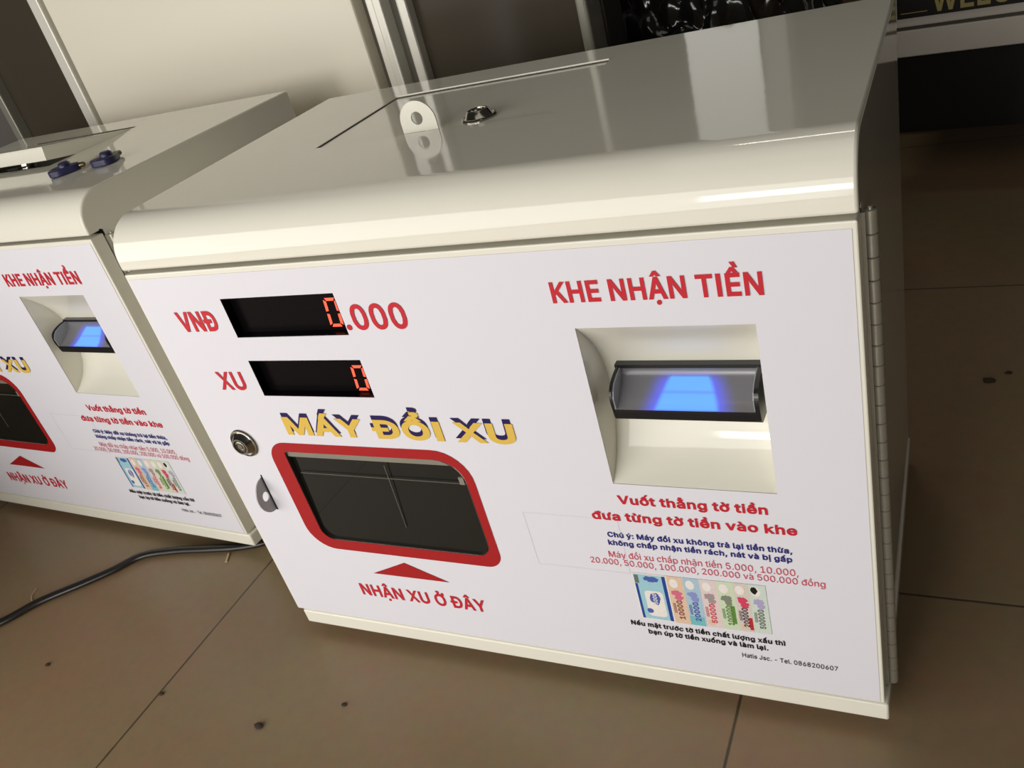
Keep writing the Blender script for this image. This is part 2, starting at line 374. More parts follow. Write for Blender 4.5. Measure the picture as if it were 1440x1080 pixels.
# ------------------------------------------------------------------ lettering (letter outlines as data)
GLYPHS = {
 32: (188, []),
 44: (188, [[38,-119,68,71,137,71,84,-119]]),
 45: (453, [[337,244,337,188,114,188,114,244]]),
 46: (188, [[95,-4,78,-1,63,9,53,24,50,41,53,59,63,73,78,83,95,87,113,83,128,73,138,59,141,41,138,24,128,9,113,-1]]),
 48: (453, [[227,-7,174,1,130,24,95,62,69,113,53,178,48,254,53,330,69,395,95,447,130,484,174,508,227,516,279,508,323,484,358,447,384,395,400,330,405,254,400,178,384,113,359,62,323,24,279,1], [227,50,261,56,290,74,313,103,330,144,340,194,344,254,340,314,330,365,313,405,290,435,261,453,227,460,192,453,163,435,140,405,123,365,113,314,109,254,113,194,123,144,140,103,163,74,192,56]]),
 49: (453, [[76,0,76,55,391,55,391,0], [276,509,276,0,212,0,212,448,209,448,86,358,86,427,198,509]]),
 50: (453, [[64,0,64,47,234,229,282,282,299,305,311,327,318,348,320,371,317,397,308,419,293,436,273,449,250,457,224,460,196,457,172,447,153,433,139,413,130,390,127,362,66,362,71,405,86,442,111,473,143,496,182,511,225,516,268,511,306,497,337,474,361,445,376,411,381,372,378,345,371,318,357,290,336,259,306,223,267,180,153,60,153,57,389,57,389,0]]),
 51: (453, [[218,-7,173,-3,133,10,98,30,70,57,52,91,44,132,109,132,115,107,126,87,144,71,165,59,191,52,219,50,248,53,275,61,297,74,315,93,325,116,329,145,326,172,316,196,299,217,275,234,242,244,201,248,157,248,157,299,288,448,288,452,70,452,70,509,372,509,372,461,211,278,211,289,264,288,308,276,344,253,371,222,387,186,393,145,387,103,370,66,344,36,309,12,266,-2]]),
 52: (453, [[40,105,40,158,247,509,311,509,109,166,109,163,413,163,413,105], [282,0,282,121,282,146,282,318,343,318,343,0]]),
 53: (453, [[221,-7,178,-2,140,11,108,32,83,60,66,93,60,130,122,130,127,108,138,89,154,73,173,60,196,52,221,50,250,53,276,64,298,82,314,104,324,131,328,162,324,193,314,221,297,244,275,262,248,273,218,277,192,275,167,268,145,258,128,246,67,253,96,509,366,509,366,452,151,452,134,301,136,301,155,315,178,325,203,331,229,334,263,330,294,321,321,306,345,285,364,260,379,231,388,199,391,163,385,117,369,76,343,41,309,15,268,-1]]),
 54: (453, [[226,-7,182,-1,142,15,109,40,84,74,69,115,64,162,68,199,80,239,102,285,137,340,252,509,322,509,151,261,145,261,154,275,165,288,179,299,196,307,214,312,235,314,278,309,316,295,346,271,370,240,384,201,389,157,384,112,368,73,343,39,310,14,271,-2], [226,48,254,52,279,63,299,79,314,101,324,128,327,157,324,187,314,213,299,235,279,251,254,262,226,265,198,262,174,252,153,235,138,214,128,188,125,158,128,128,138,102,153,79,174,63,198,52]]),
 55: (453, [[97,0,323,448,323,452,62,452,62,509,391,509,391,449,165,0]]),
 56: (453, [[226,-7,178,-2,136,11,101,33,74,62,57,96,52,135,55,166,65,195,81,220,101,241,125,256,153,265,153,267,119,282,93,308,76,342,70,380,75,417,90,450,114,477,146,498,184,511,226,516,269,511,306,498,337,477,361,450,377,417,382,380,376,342,359,308,333,282,300,267,300,265,327,256,351,241,372,220,387,195,397,166,401,135,395,96,378,62,352,33,317,11,275,-2], [226,49,258,52,285,60,307,74,323,91,333,113,337,139,333,165,322,189,305,208,283,223,256,232,226,235,196,232,169,223,147,208,130,189,119,165,115,139,119,113,129,91,145,74,167,60,195,52], [226,290,252,292,274,300,293,313,307,330,316,351,319,376,316,399,308,420,294,437,275,449,252,457,226,460,200,457,177,449,159,437,145,420,136,399,133,376,136,351,145,330,159,313,178,300,201,292]]),
 57: (453, [[226,516,271,510,310,494,343,468,368,434,384,393,389,347,385,309,373,270,350,224,315,168,200,0,130,0,301,248,307,248,299,234,287,221,273,210,257,202,238,196,218,195,175,199,137,214,106,237,83,269,68,307,64,352,69,397,85,436,110,469,143,494,182,510], [226,460,199,457,174,446,154,429,138,407,129,381,125,352,129,322,138,295,154,274,174,257,199,247,226,243,254,247,279,257,299,273,314,295,324,321,327,350,324,381,314,407,299,429,279,446,254,457]]),
 58: (188, [[95,-4,78,-1,63,9,53,24,50,41,53,59,63,73,78,83,95,87,113,83,128,73,138,59,141,41,138,24,128,9,113,-1], [95,271,78,274,63,284,53,299,50,316,53,334,63,349,78,359,95,362,113,359,128,349,138,334,141,316,138,299,128,284,113,274]]),
 67: (510, [[267,-7,205,1,150,25,104,63,70,115,48,179,40,254,48,329,70,393,104,445,150,484,205,508,267,516,305,513,340,504,373,490,402,471,427,447,448,418,463,385,473,348,408,348,401,373,389,395,375,413,357,428,337,440,315,449,292,454,267,456,223,450,184,432,150,403,125,364,109,314,103,254,109,194,125,145,151,105,184,76,223,59,267,53,292,55,315,60,337,69,357,81,375,96,389,114,401,136,408,160,473,160,463,124,448,91,428,62,402,38,373,19,341,5,305,-4]]),
 69: (419, [[60,0,60,509,372,509,372,452,125,452,125,286,355,286,355,229,125,229,125,57,375,57,375,0]]),
 72: (517, [[60,0,60,509,125,509,125,289,392,289,392,509,457,509,457,0,392,0,392,232,125,232,125,0]]),
 73: (208, [[66,0,66,509,142,509,142,0]]),
 74: (397, [[185,-7,143,-2,106,11,75,33,52,63,38,100,33,145,33,173,98,173,98,145,104,104,122,74,149,56,185,50,220,56,248,74,266,104,272,145,272,509,336,509,336,145,332,100,318,63,294,33,263,11,227,-2]]),
 75: (467, [[104,145,104,216,139,261,174,303,212,344,364,509,448,509,231,276,228,276], [60,0,60,509,125,509,125,334,124,225,125,193,125,0], [372,0,188,259,228,309,449,0]]),
 76: (393, [[60,0,60,509,125,509,125,57,361,57,361,0]]),
 77: (629, [[60,0,60,509,152,509,277,187,287,159,299,123,311,84,322,49,307,49,318,83,330,121,342,158,352,187,476,509,568,509,568,0,504,0,504,291,504,327,505,369,506,413,507,457,513,457,498,409,482,363,467,322,456,291,342,0,286,0,170,291,159,321,145,361,129,408,112,457,119,457,120,416,121,372,122,328,122,291,122,0]]),
 78: (524, [[60,0,60,509,136,509,343,183,363,151,388,107,414,55,405,54,401,108,399,157,399,195,399,509,463,509,463,0,387,0,202,290,177,331,148,381,108,452,119,454,122,384,124,328,125,291,125,0]]),
 79: (534, [[267,-7,205,1,150,25,105,63,70,115,48,179,40,254,48,329,70,393,105,445,150,484,205,508,267,516,329,508,384,484,429,445,464,393,486,329,493,254,486,179,464,115,429,63,384,25,329,1], [267,53,310,59,349,76,383,105,408,144,425,194,430,254,425,314,408,365,383,404,349,433,310,450,267,456,223,450,184,433,151,404,125,364,109,314,103,254,109,194,125,144,151,105,184,76,223,59]]),
 84: (449, [[32,452,32,509,417,509,417,452,257,452,257,0,193,0,193,452]]),
 85: (518, [[259,-8,203,-2,154,15,114,43,85,80,66,124,60,173,60,509,124,509,124,178,128,144,141,113,160,87,187,68,220,56,259,52,298,56,331,68,357,87,377,113,389,144,393,178,393,509,457,509,457,173,451,124,433,80,403,43,363,15,315,-2]]),
 86: (480, [[204,0,16,509,84,509,192,206,215,137,248,31,235,31,267,138,290,206,395,509,463,509,278,0]]),
 87: (687, [[155,0,16,509,82,509,163,196,175,145,187,94,197,40,189,40,200,94,211,145,224,196,306,509,380,509,462,196,474,145,486,94,497,40,488,40,499,94,510,145,523,196,603,509,670,509,530,0,455,0,368,323,351,391,336,475,350,475,335,395,318,323,230,0]]),
 88: (475, [[18,0,217,284,217,236,29,509,104,509,178,400,204,361,223,329,243,292,232,292,252,329,272,361,298,400,374,509,446,509,259,239,259,287,456,0,382,0,292,129,268,165,250,195,230,231,244,231,225,196,206,166,182,129,91,0]]),
 89: (472, [[203,0,203,208,16,509,91,509,192,344,222,292,250,230,224,230,251,293,280,344,381,509,455,509,268,208,268,0]]),
 97: (390, [[160,-9,126,-5,94,5,68,22,48,45,35,73,30,108,34,138,43,161,58,179,78,193,100,203,125,211,178,220,234,227,252,230,265,235,273,243,276,255,276,257,273,279,267,297,256,311,240,322,220,329,196,331,171,329,149,322,132,313,118,301,107,288,100,274,41,291,57,322,79,346,104,364,133,375,163,382,194,384,215,383,239,379,263,372,286,360,306,343,322,320,333,290,337,251,337,0,277,0,277,52,272,52,264,38,252,25,236,12,215,1,190,-6], [170,45,202,49,228,59,248,74,263,93,272,115,276,138,276,190,270,186,259,182,231,176,200,171,175,168,134,159,117,150,103,139,95,124,92,105,94,87,102,72,114,61,130,52,149,47]]),
 98: (425, [[229,-8,198,-5,172,4,153,17,138,31,118,59,112,59,112,0,53,0,53,509,114,509,114,319,118,319,137,346,152,360,171,373,197,381,229,384,274,378,313,361,345,332,370,293,385,245,390,189,385,133,370,84,346,45,313,16,274,-2], [220,47,253,51,279,66,301,88,316,117,325,151,328,189,325,227,316,261,301,290,280,311,253,325,220,330,188,325,161,312,140,291,125,263,116,229,113,189,116,150,125,115,140,86,162,65,188,51]]),
 99: (396, [[207,-8,159,-2,117,16,82,46,56,85,40,133,34,187,40,243,56,291,82,330,117,360,159,378,207,384,234,383,260,377,284,368,305,356,324,341,340,322,353,301,362,277,303,262,298,276,290,289,281,301,270,311,257,319,242,325,226,329,207,330,173,325,145,310,124,287,108,258,99,224,96,187,99,151,108,117,124,89,145,66,173,51,207,46,226,48,243,52,258,58,271,66,282,76,292,89,299,102,304,117,363,102,354,78,341,56,325,37,306,21,285,9,261,-1,235,-6]]),
 101: (404, [[212,-8,161,-2,117,16,82,46,56,85,40,132,34,187,39,242,55,290,81,329,115,359,157,378,205,384,236,382,266,374,294,361,319,341,341,315,357,282,368,242,371,194,371,169,75,169,75,221,338,221,310,202,307,237,298,269,283,294,263,314,237,326,205,330,173,326,146,313,125,294,109,270,99,241,96,211,96,178,100,139,110,106,128,80,151,61,179,50,212,46,234,48,254,53,271,61,285,73,297,88,306,105,365,91,353,63,335,39,311,19,283,4,249,-5]]),
 103: (425, [[207,-151,168,-148,134,-140,105,-127,82,-110,64,-91,51,-69,101,-41,122,-66,136,-78,154,-88,178,-95,207,-97,249,-92,282,-75,298,-58,308,-34,311,-6,311,68,306,68,287,41,272,28,252,16,227,8,195,5,152,10,113,27,80,53,55,90,39,136,34,191,39,246,55,293,80,332,112,361,152,378,196,384,228,382,253,373,273,360,288,346,308,319,313,319,313,379,372,379,372,-9,367,-54,350,-90,324,-117,291,-136,251,-147], [205,59,237,63,264,75,285,95,300,121,309,154,312,193,309,231,300,264,285,291,264,312,237,325,205,330,172,325,145,312,124,290,109,262,99,229,96,193,99,155,109,123,124,96,145,76,172,63]]),
 104: (410, [[114,227,114,0,53,0,53,509,114,509,114,287,102,287,124,332,152,362,187,379,227,384,264,380,295,369,321,349,341,321,353,285,357,240,357,0,296,0,296,235,290,275,273,304,246,323,210,329,184,326,161,317,141,303,126,283,117,257]]),
 105: (167, [[53,0,53,379,114,379,114,0], [84,443,67,446,54,455,44,468,41,483,44,499,54,512,67,521,84,524,100,521,114,512,123,499,126,483,123,468,114,455,100,446]]),
 107: (381, [[110,137,110,212,121,212,284,379,360,379,184,199,177,199], [53,0,53,509,114,509,114,0], [294,0,148,186,191,229,372,0]]),
 108: (189, [[139,-2,101,3,74,20,58,47,53,84,53,509,114,509,114,99,115,77,120,62,130,54,146,52,160,53,170,54,181,3,162,-1]]),
 109: (610, [[53,0,53,379,112,379,112,295,108,295,118,323,132,346,151,363,172,376,195,384,219,386,257,380,287,361,309,331,321,295,312,295,322,321,337,343,357,361,381,375,407,383,437,386,468,383,497,372,522,354,541,328,553,296,557,255,557,0,496,0,496,254,490,289,473,313,447,326,419,330,395,328,374,320,358,307,345,290,338,270,335,247,335,0,274,0,274,260,269,288,253,311,229,326,199,330,178,328,158,320,140,307,126,289,117,266,114,238,114,0]]),
 110: (410, [[114,227,114,0,53,0,53,379,112,379,112,287,102,287,124,332,152,362,187,379,227,384,264,380,295,369,321,349,341,321,353,285,357,240,357,0,296,0,296,235,290,275,273,304,246,323,210,329,184,326,161,317,141,303,126,283,117,257]]),
 111: (416, [[207,-8,159,-2,117,16,82,46,56,85,40,133,34,187,40,243,56,291,82,330,117,360,159,378,207,384,256,378,299,360,333,330,359,291,376,243,381,187,376,133,359,85,333,46,299,16,256,-2], [207,46,242,51,270,66,292,89,307,117,316,151,319,187,316,224,307,258,292,287,270,310,242,325,207,330,173,325,145,310,124,287,108,258,99,224,96,187,99,151,108,117,124,89,145,66,173,51]]),
 112: (425, [[53,-143,53,379,112,379,112,319,118,319,137,346,152,360,171,373,197,381,229,384,274,378,313,361,345,332,370,293,385,245,390,189,385,133,370,84,346,45,313,16,274,-2,229,-8,198,-5,173,4,153,17,138,31,118,59,114,59,114,-143], [220,47,253,51,279,66,301,88,316,117,325,151,328,189,325,227,316,261,301,290,280,311,253,325,220,330,188,325,161,312,140,291,125,263,116,229,113,189,116,150,125,115,140,86,162,65,188,51]]),
 114: (259, [[53,0,53,379,112,379,112,321,115,321,130,347,152,367,181,380,213,385,229,384,243,384,243,322,230,324,207,326,182,323,159,315,140,301,126,284,117,262,114,237,114,0]]),
 115: (365, [[182,-8,145,-5,112,3,84,18,62,38,45,63,36,94,94,107,105,79,124,60,150,49,181,45,217,50,244,62,262,81,268,103,265,121,254,136,237,147,212,155,149,170,104,186,72,208,53,237,47,274,51,305,65,332,87,354,115,370,149,381,187,384,223,381,254,372,279,358,299,339,314,316,324,290,268,277,258,298,243,316,219,328,187,333,156,329,131,317,114,299,109,277,112,258,124,243,144,232,172,223,229,209,275,194,306,171,325,142,331,107,326,75,312,47,290,24,260,6,223,-5]]),
 116: (228, [[204,379,204,327,6,327,6,379], [65,471,126,471,126,98,128,76,136,61,150,53,170,50,185,51,202,54,213,2,192,-3,168,-4,125,2,92,21,72,52,65,93]]),
 117: (410, [[182,-5,146,-1,115,11,89,31,69,59,57,95,53,139,53,379,114,379,114,144,119,105,137,75,164,56,200,50,226,53,249,62,268,77,283,97,293,122,296,153,296,379,357,379,357,0,298,0,298,92,307,92,286,47,257,17,222,0]]),
 118: (390, [[163,0,17,379,84,379,165,155,187,87,206,21,184,21,203,87,224,155,305,379,371,379,226,0]]),
 120: (379, [[21,0,171,218,171,171,29,379,100,379,147,306,179,253,207,206,175,206,202,253,233,306,282,379,352,379,209,169,209,214,358,0,287,0,231,85,200,136,173,182,205,182,178,136,148,85,91,0]]),
 121: (390, [[47,-139,61,-86,71,-87,88,-90,104,-89,118,-84,130,-74,141,-58,151,-36,163,-1,17,379,84,379,165,155,187,87,206,21,184,21,202,87,224,155,305,379,371,379,204,-58,191,-85,177,-107,159,-124,139,-136,117,-143,91,-145,65,-143]]),
 193: (480, [[16,0,201,509,276,509,463,0,395,0,287,302,264,372,232,478,245,478,213,371,191,302,85,0], [110,142,110,199,370,199,370,142], [213,558,260,659,329,659,263,558]]),
 194: (480, [[16,0,201,509,276,509,463,0,395,0,287,302,264,372,232,478,245,478,213,371,191,302,85,0], [110,142,110,199,370,199,370,142], [191,565,130,565,130,567,211,659,269,659,349,567,349,565,288,565,240,624]]),
 224: (390, [[160,-9,126,-5,94,5,68,22,48,45,35,73,30,108,34,138,43,161,58,179,78,193,100,203,125,211,178,220,234,227,252,230,265,235,273,243,276,255,276,257,273,279,267,297,256,311,240,322,220,329,196,331,171,329,149,322,132,313,118,301,107,288,100,274,41,291,57,322,79,346,104,364,133,375,163,382,194,384,215,383,239,379,263,372,286,360,306,343,322,320,333,290,337,251,337,0,277,0,277,52,272,52,264,38,252,25,236,12,215,1,190,-6], [170,45,202,49,228,59,248,74,263,93,272,115,276,138,276,190,270,186,259,182,231,176,200,171,175,168,134,159,117,150,103,139,95,124,92,105,94,87,102,72,114,61,130,52,149,47], [165,429,99,529,168,529,215,429]]),
 225: (390, [[160,-9,126,-5,94,5,68,22,48,45,35,73,30,108,34,138,43,161,58,179,78,193,100,203,125,211,178,220,234,227,252,230,265,235,273,243,276,255,276,257,273,279,267,297,256,311,240,322,220,329,196,331,171,329,149,322,132,313,118,301,107,288,100,274,41,291,57,322,79,346,104,364,133,375,163,382,194,384,215,383,239,379,263,372,286,360,306,343,322,320,333,290,337,251,337,0,277,0,277,52,272,52,264,38,252,25,236,12,215,1,190,-6], [170,45,202,49,228,59,248,74,263,93,272,115,276,138,276,190,270,186,259,182,231,176,200,171,175,168,134,159,117,150,103,139,95,124,92,105,94,87,102,72,114,61,130,52,149,47], [162,429,210,529,278,529,212,429]]),
 236: (167, [[53,0,53,379,114,379,114,0], [59,429,-6,529,62,529,110,429]]),
 244: (416, [[207,-8,159,-2,117,16,82,46,56,85,40,133,34,187,40,243,56,291,82,330,117,360,159,378,207,384,256,378,299,360,333,330,359,291,376,243,381,187,376,133,359,85,333,46,299,16,256,-2], [207,46,242,51,270,66,292,89,307,117,316,151,319,187,316,224,307,258,292,287,270,310,242,325,207,330,173,325,145,310,124,287,108,258,99,224,96,187,99,151,108,117,124,89,145,66,173,51], [158,435,98,435,98,438,178,529,236,529,317,438,317,435,256,435,207,495]]),
 250: (410, [[182,-5,146,-1,115,11,89,31,69,59,57,95,53,139,53,379,114,379,114,144,119,105,137,75,164,56,200,50,226,53,249,62,268,77,283,97,293,122,296,153,296,379,357,379,357,0,298,0,298,92,307,92,286,47,257,17,222,0], [178,429,226,529,294,529,228,429]]),
 253: (390, [[47,-139,61,-86,71,-87,88,-90,104,-89,118,-84,130,-74,141,-58,151,-36,163,-1,17,379,84,379,165,155,187,87,206,21,184,21,202,87,224,155,305,379,371,379,204,-58,191,-85,177,-107,159,-124,139,-136,117,-143,91,-145,65,-143], [168,429,215,529,284,529,218,429]]),
 272: (513, [[230,0,107,0,107,57,226,57,283,63,329,81,365,110,390,149,405,198,410,255,405,312,390,361,365,399,330,428,286,446,232,452,104,452,104,509,236,509,305,501,363,478,396,455,423,426,444,391,465,329,473,255,465,181,444,119,422,83,395,54,362,31,301,8], [136,509,136,0,71,0,71,509], [7,228,7,281,270,281,270,228]]),
 273: (425, [[195,-8,151,-2,111,16,79,45,55,84,39,133,34,189,39,245,55,293,79,332,112,361,151,378,196,384,228,381,253,373,272,360,287,346,306,319,311,319,311,509,372,509,372,0,313,0,313,59,307,59,287,31,272,17,252,4,227,-5], [205,47,236,51,263,65,284,86,299,115,309,150,312,189,309,229,300,263,284,291,263,312,237,325,205,330,172,325,145,311,124,290,108,261,99,227,96,189,99,151,109,117,124,88,145,66,172,51], [202,420,202,467,422,467,422,420]]),
 432: (432, [[322,338,322,379,351,379,360,382,363,391,363,464,417,464,417,396,414,371,403,353,385,342,359,338], [182,-5,146,-1,115,11,89,31,69,59,57,95,53,139,53,379,114,379,114,144,119,105,137,75,164,56,200,50,226,53,249,62,268,77,283,97,293,122,296,153,296,379,357,379,357,0,298,0,298,92,307,92,286,47,257,17,222,0]]),
 7841: (390, [[160,-9,126,-5,94,5,68,22,48,45,35,73,30,108,34,138,43,161,58,179,78,193,100,203,125,211,178,220,234,227,252,230,265,235,273,243,276,255,276,257,273,279,267,297,256,311,240,322,220,329,196,331,171,329,149,322,132,313,118,301,107,288,100,274,41,291,57,322,79,346,104,364,133,375,163,382,194,384,215,383,239,379,263,372,286,360,306,343,322,320,333,290,337,251,337,0,277,0,277,52,272,52,264,38,252,25,236,12,215,1,190,-6], [170,45,202,49,228,59,248,74,263,93,272,115,276,138,276,190,270,186,259,182,231,176,200,171,175,168,134,159,117,150,103,139,95,124,92,105,94,87,102,72,114,61,130,52,149,47], [190,-144,174,-141,160,-133,151,-120,147,-104,151,-88,160,-75,174,-66,190,-64,206,-66,220,-75,229,-88,233,-104,229,-120,220,-133,206,-141]]),
 7843: (390, [[160,-9,126,-5,94,5,68,22,48,45,35,73,30,108,34,138,43,161,58,179,78,193,100,203,125,211,178,220,234,227,252,230,265,235,273,243,276,255,276,257,273,279,267,297,256,311,240,322,220,329,196,331,171,329,149,322,132,313,118,301,107,288,100,274,41,291,57,322,79,346,104,364,133,375,163,382,194,384,215,383,239,379,263,372,286,360,306,343,322,320,333,290,337,251,337,0,277,0,277,52,272,52,264,38,252,25,236,12,215,1,190,-6], [170,45,202,49,228,59,248,74,263,93,272,115,276,138,276,190,270,186,259,182,231,176,200,171,175,168,134,159,117,150,103,139,95,124,92,105,94,87,102,72,114,61,130,52,149,47], [209,429,163,429,187,476,190,482,189,486,186,488,180,489,132,489,132,529,180,529,199,528,214,524,226,517,234,509,238,498,238,486,235,473,228,459]]),
 7845: (390, [[160,-9,126,-5,94,5,68,22,48,45,35,73,30,108,34,138,43,161,58,179,78,193,100,203,125,211,178,220,234,227,252,230,265,235,273,243,276,255,276,257,273,279,267,297,256,311,240,322,220,329,196,331,171,329,149,322,132,313,118,301,107,288,100,274,41,291,57,322,79,346,104,364,133,375,163,382,194,384,215,383,239,379,263,372,286,360,306,343,322,320,333,290,337,251,337,0,277,0,277,52,272,52,264,38,252,25,236,12,215,1,190,-6], [170,45,202,49,228,59,248,74,263,93,272,115,276,138,276,190,270,186,259,182,231,176,200,171,175,168,134,159,117,150,103,139,95,124,92,105,94,87,102,72,114,61,130,52,149,47], [142,426,82,426,82,428,162,520,220,520,301,428,301,426,240,426,191,485], [237,547,285,641,353,641,287,547]]),
 7852: (480, [[16,0,201,509,276,509,463,0,395,0,287,302,264,372,232,478,245,478,213,371,191,302,85,0], [110,142,110,199,370,199,370,142], [191,565,130,565,130,567,211,659,269,659,349,567,349,565,288,565,240,624], [241,-144,225,-141,211,-133,201,-120,198,-104,201,-88,211,-75,225,-66,241,-64,257,-66,271,-75,280,-88,283,-104,280,-120,271,-133,257,-141]]),
 7853: (390, [[160,-9,126,-5,94,5,68,22,48,45,35,73,30,108,34,138,43,161,58,179,78,193,100,203,125,211,178,220,234,227,252,230,265,235,273,243,276,255,276,257,273,279,267,297,256,311,240,322,220,329,196,331,171,329,149,322,132,313,118,301,107,288,100,274,41,291,57,322,79,346,104,364,133,375,163,382,194,384,215,383,239,379,263,372,286,360,306,343,322,320,333,290,337,251,337,0,277,0,277,52,272,52,264,38,252,25,236,12,215,1,190,-6], [170,45,202,49,228,59,248,74,263,93,272,115,276,138,276,190,270,186,259,182,231,176,200,171,175,168,134,159,117,150,103,139,95,124,92,105,94,87,102,72,114,61,130,52,149,47], [140,435,80,435,80,438,160,529,218,529,299,438,299,435,238,435,189,495], [190,-144,174,-141,160,-133,151,-120,147,-104,151,-88,160,-75,174,-66,190,-64,206,-66,220,-75,229,-88,233,-104,229,-120,220,-133,206,-141]]),
 7859: (390, [[160,-9,126,-5,94,5,68,22,48,45,35,73,30,108,34,138,43,161,58,179,78,193,100,203,125,211,178,220,234,227,252,230,265,235,273,243,276,255,276,257,273,279,267,297,256,311,240,322,220,329,196,331,171,329,149,322,132,313,118,301,107,288,100,274,41,291,57,322,79,346,104,364,133,375,163,382,194,384,215,383,239,379,263,372,286,360,306,343,322,320,333,290,337,251,337,0,277,0,277,52,272,52,264,38,252,25,236,12,215,1,190,-6], [170,45,202,49,228,59,248,74,263,93,272,115,276,138,276,190,270,186,259,182,231,176,200,171,175,168,134,159,117,150,103,139,95,124,92,105,94,87,102,72,114,61,130,52,149,47], [191,423,164,427,141,436,121,451,105,471,95,494,92,520,137,520,140,499,152,482,169,471,191,467,212,471,229,482,241,499,244,520,290,520,286,494,276,471,261,452,241,436,217,427], [214,547,168,547,189,587,191,593,191,597,188,600,182,601,134,601,134,641,182,641,207,638,225,631,237,619,241,605,239,588,230,570]]),
 7863: (390, [[160,-9,126,-5,94,5,68,22,48,45,35,73,30,108,34,138,43,161,58,179,78,193,100,203,125,211,178,220,234,227,252,230,265,235,273,243,276,255,276,257,273,279,267,297,256,311,240,322,220,329,196,331,171,329,149,322,132,313,118,301,107,288,100,274,41,291,57,322,79,346,104,364,133,375,163,382,194,384,215,383,239,379,263,372,286,360,306,343,322,320,333,290,337,251,337,0,277,0,277,52,272,52,264,38,252,25,236,12,215,1,190,-6], [170,45,202,49,228,59,248,74,263,93,272,115,276,138,276,190,270,186,259,182,231,176,200,171,175,168,134,159,117,150,103,139,95,124,92,105,94,87,102,72,114,61,130,52,149,47], [189,433,163,436,139,446,119,461,104,481,94,504,90,529,135,529,139,508,150,491,168,480,189,476,211,480,228,491,239,508,243,529,288,529,285,504,275,481,260,461,240,446,216,436], [190,-144,174,-141,160,-133,151,-120,147,-104,151,-88,160,-75,174,-66,190,-64,206,-66,220,-75,229,-88,233,-104,229,-120,220,-133,206,-141]]),
 7871: (404, [[212,-8,161,-2,117,16,82,46,56,85,40,132,34,187,39,242,55,290,81,329,115,359,157,378,205,384,236,382,266,374,294,361,319,341,341,315,357,282,368,242,371,194,371,169,75,169,75,221,338,221,310,202,307,237,298,269,283,294,263,314,237,326,205,330,173,326,146,313,125,294,109,270,99,241,96,211,96,178,100,139,110,106,128,80,151,61,179,50,212,46,234,48,254,53,271,61,285,73,297,88,306,105,365,91,353,63,335,39,311,19,283,4,249,-5], [157,426,97,426,97,428,177,520,235,520,315,428,315,426,254,426,206,485], [252,547,300,641,368,641,302,547]]),
 7872: (419, [[60,0,60,509,372,509,372,452,125,452,125,286,355,286,355,229,125,229,125,57,375,57,375,0], [171,555,111,555,111,558,191,649,249,649,329,558,329,555,268,555,220,615], [283,676,217,770,285,770,333,676]]),
 7873: (404, [[212,-8,161,-2,117,16,82,46,56,85,40,132,34,187,39,242,55,290,81,329,115,359,157,378,205,384,236,382,266,374,294,361,319,341,341,315,357,282,368,242,371,194,371,169,75,169,75,221,338,221,310,202,307,237,298,269,283,294,263,314,237,326,205,330,173,326,146,313,125,294,109,270,99,241,96,211,96,178,100,139,110,106,128,80,151,61,179,50,212,46,234,48,254,53,271,61,285,73,297,88,306,105,365,91,353,63,335,39,311,19,283,4,249,-5], [157,426,97,426,97,428,177,520,235,520,315,428,315,426,254,426,206,485], [269,547,203,641,271,641,319,547]]),
 7883: (167, [[53,0,53,379,114,379,114,0], [84,443,67,446,54,455,44,468,41,483,44,499,54,512,67,521,84,524,100,521,114,512,123,499,126,483,123,468,114,455,100,446], [84,-144,68,-141,54,-133,45,-120,42,-104,45,-88,54,-75,68,-66,84,-64,101,-66,115,-75,124,-88,127,-104,124,-120,115,-133,101,-141]]),
 7889: (416, [[207,-8,159,-2,117,16,82,46,56,85,40,133,34,187,40,243,56,291,82,330,117,360,159,378,207,384,256,378,299,360,333,330,359,291,376,243,381,187,376,133,359,85,333,46,299,16,256,-2], [207,46,242,51,270,66,292,89,307,117,316,151,319,187,316,224,307,258,292,287,270,310,242,325,207,330,173,325,145,310,124,287,108,258,99,224,96,187,99,151,108,117,124,89,145,66,173,51], [160,426,100,426,100,428,180,520,238,520,319,428,319,426,258,426,209,485], [255,547,303,641,371,641,305,547]]),
 7891: (416, [[207,-8,159,-2,117,16,82,46,56,85,40,133,34,187,40,243,56,291,82,330,117,360,159,378,207,384,256,378,299,360,333,330,359,291,376,243,381,187,376,133,359,85,333,46,299,16,256,-2], [207,46,242,51,270,66,292,89,307,117,316,151,319,187,316,224,307,258,292,287,270,310,242,325,207,330,173,325,145,310,124,287,108,258,99,224,96,187,99,151,108,117,124,89,145,66,173,51], [160,426,100,426,100,428,180,520,238,520,319,428,319,426,258,426,209,485], [272,547,207,641,275,641,323,547]]),
 7892: (534, [[267,-7,205,1,150,25,105,63,70,115,48,179,40,254,48,329,70,393,105,445,150,484,205,508,267,516,329,508,384,484,429,445,464,393,486,329,493,254,486,179,464,115,429,63,384,25,329,1], [267,53,310,59,349,76,383,105,408,144,425,194,430,254,425,314,408,365,383,404,349,433,310,450,267,456,223,450,184,433,151,404,125,364,109,314,103,254,109,194,125,144,151,105,184,76,223,59], [220,555,160,555,160,558,240,649,298,649,379,558,379,555,318,555,269,615], [360,676,313,676,335,717,337,723,336,727,327,730,280,730,280,770,327,770,352,768,371,760,382,749,387,734,385,718,376,699]]),
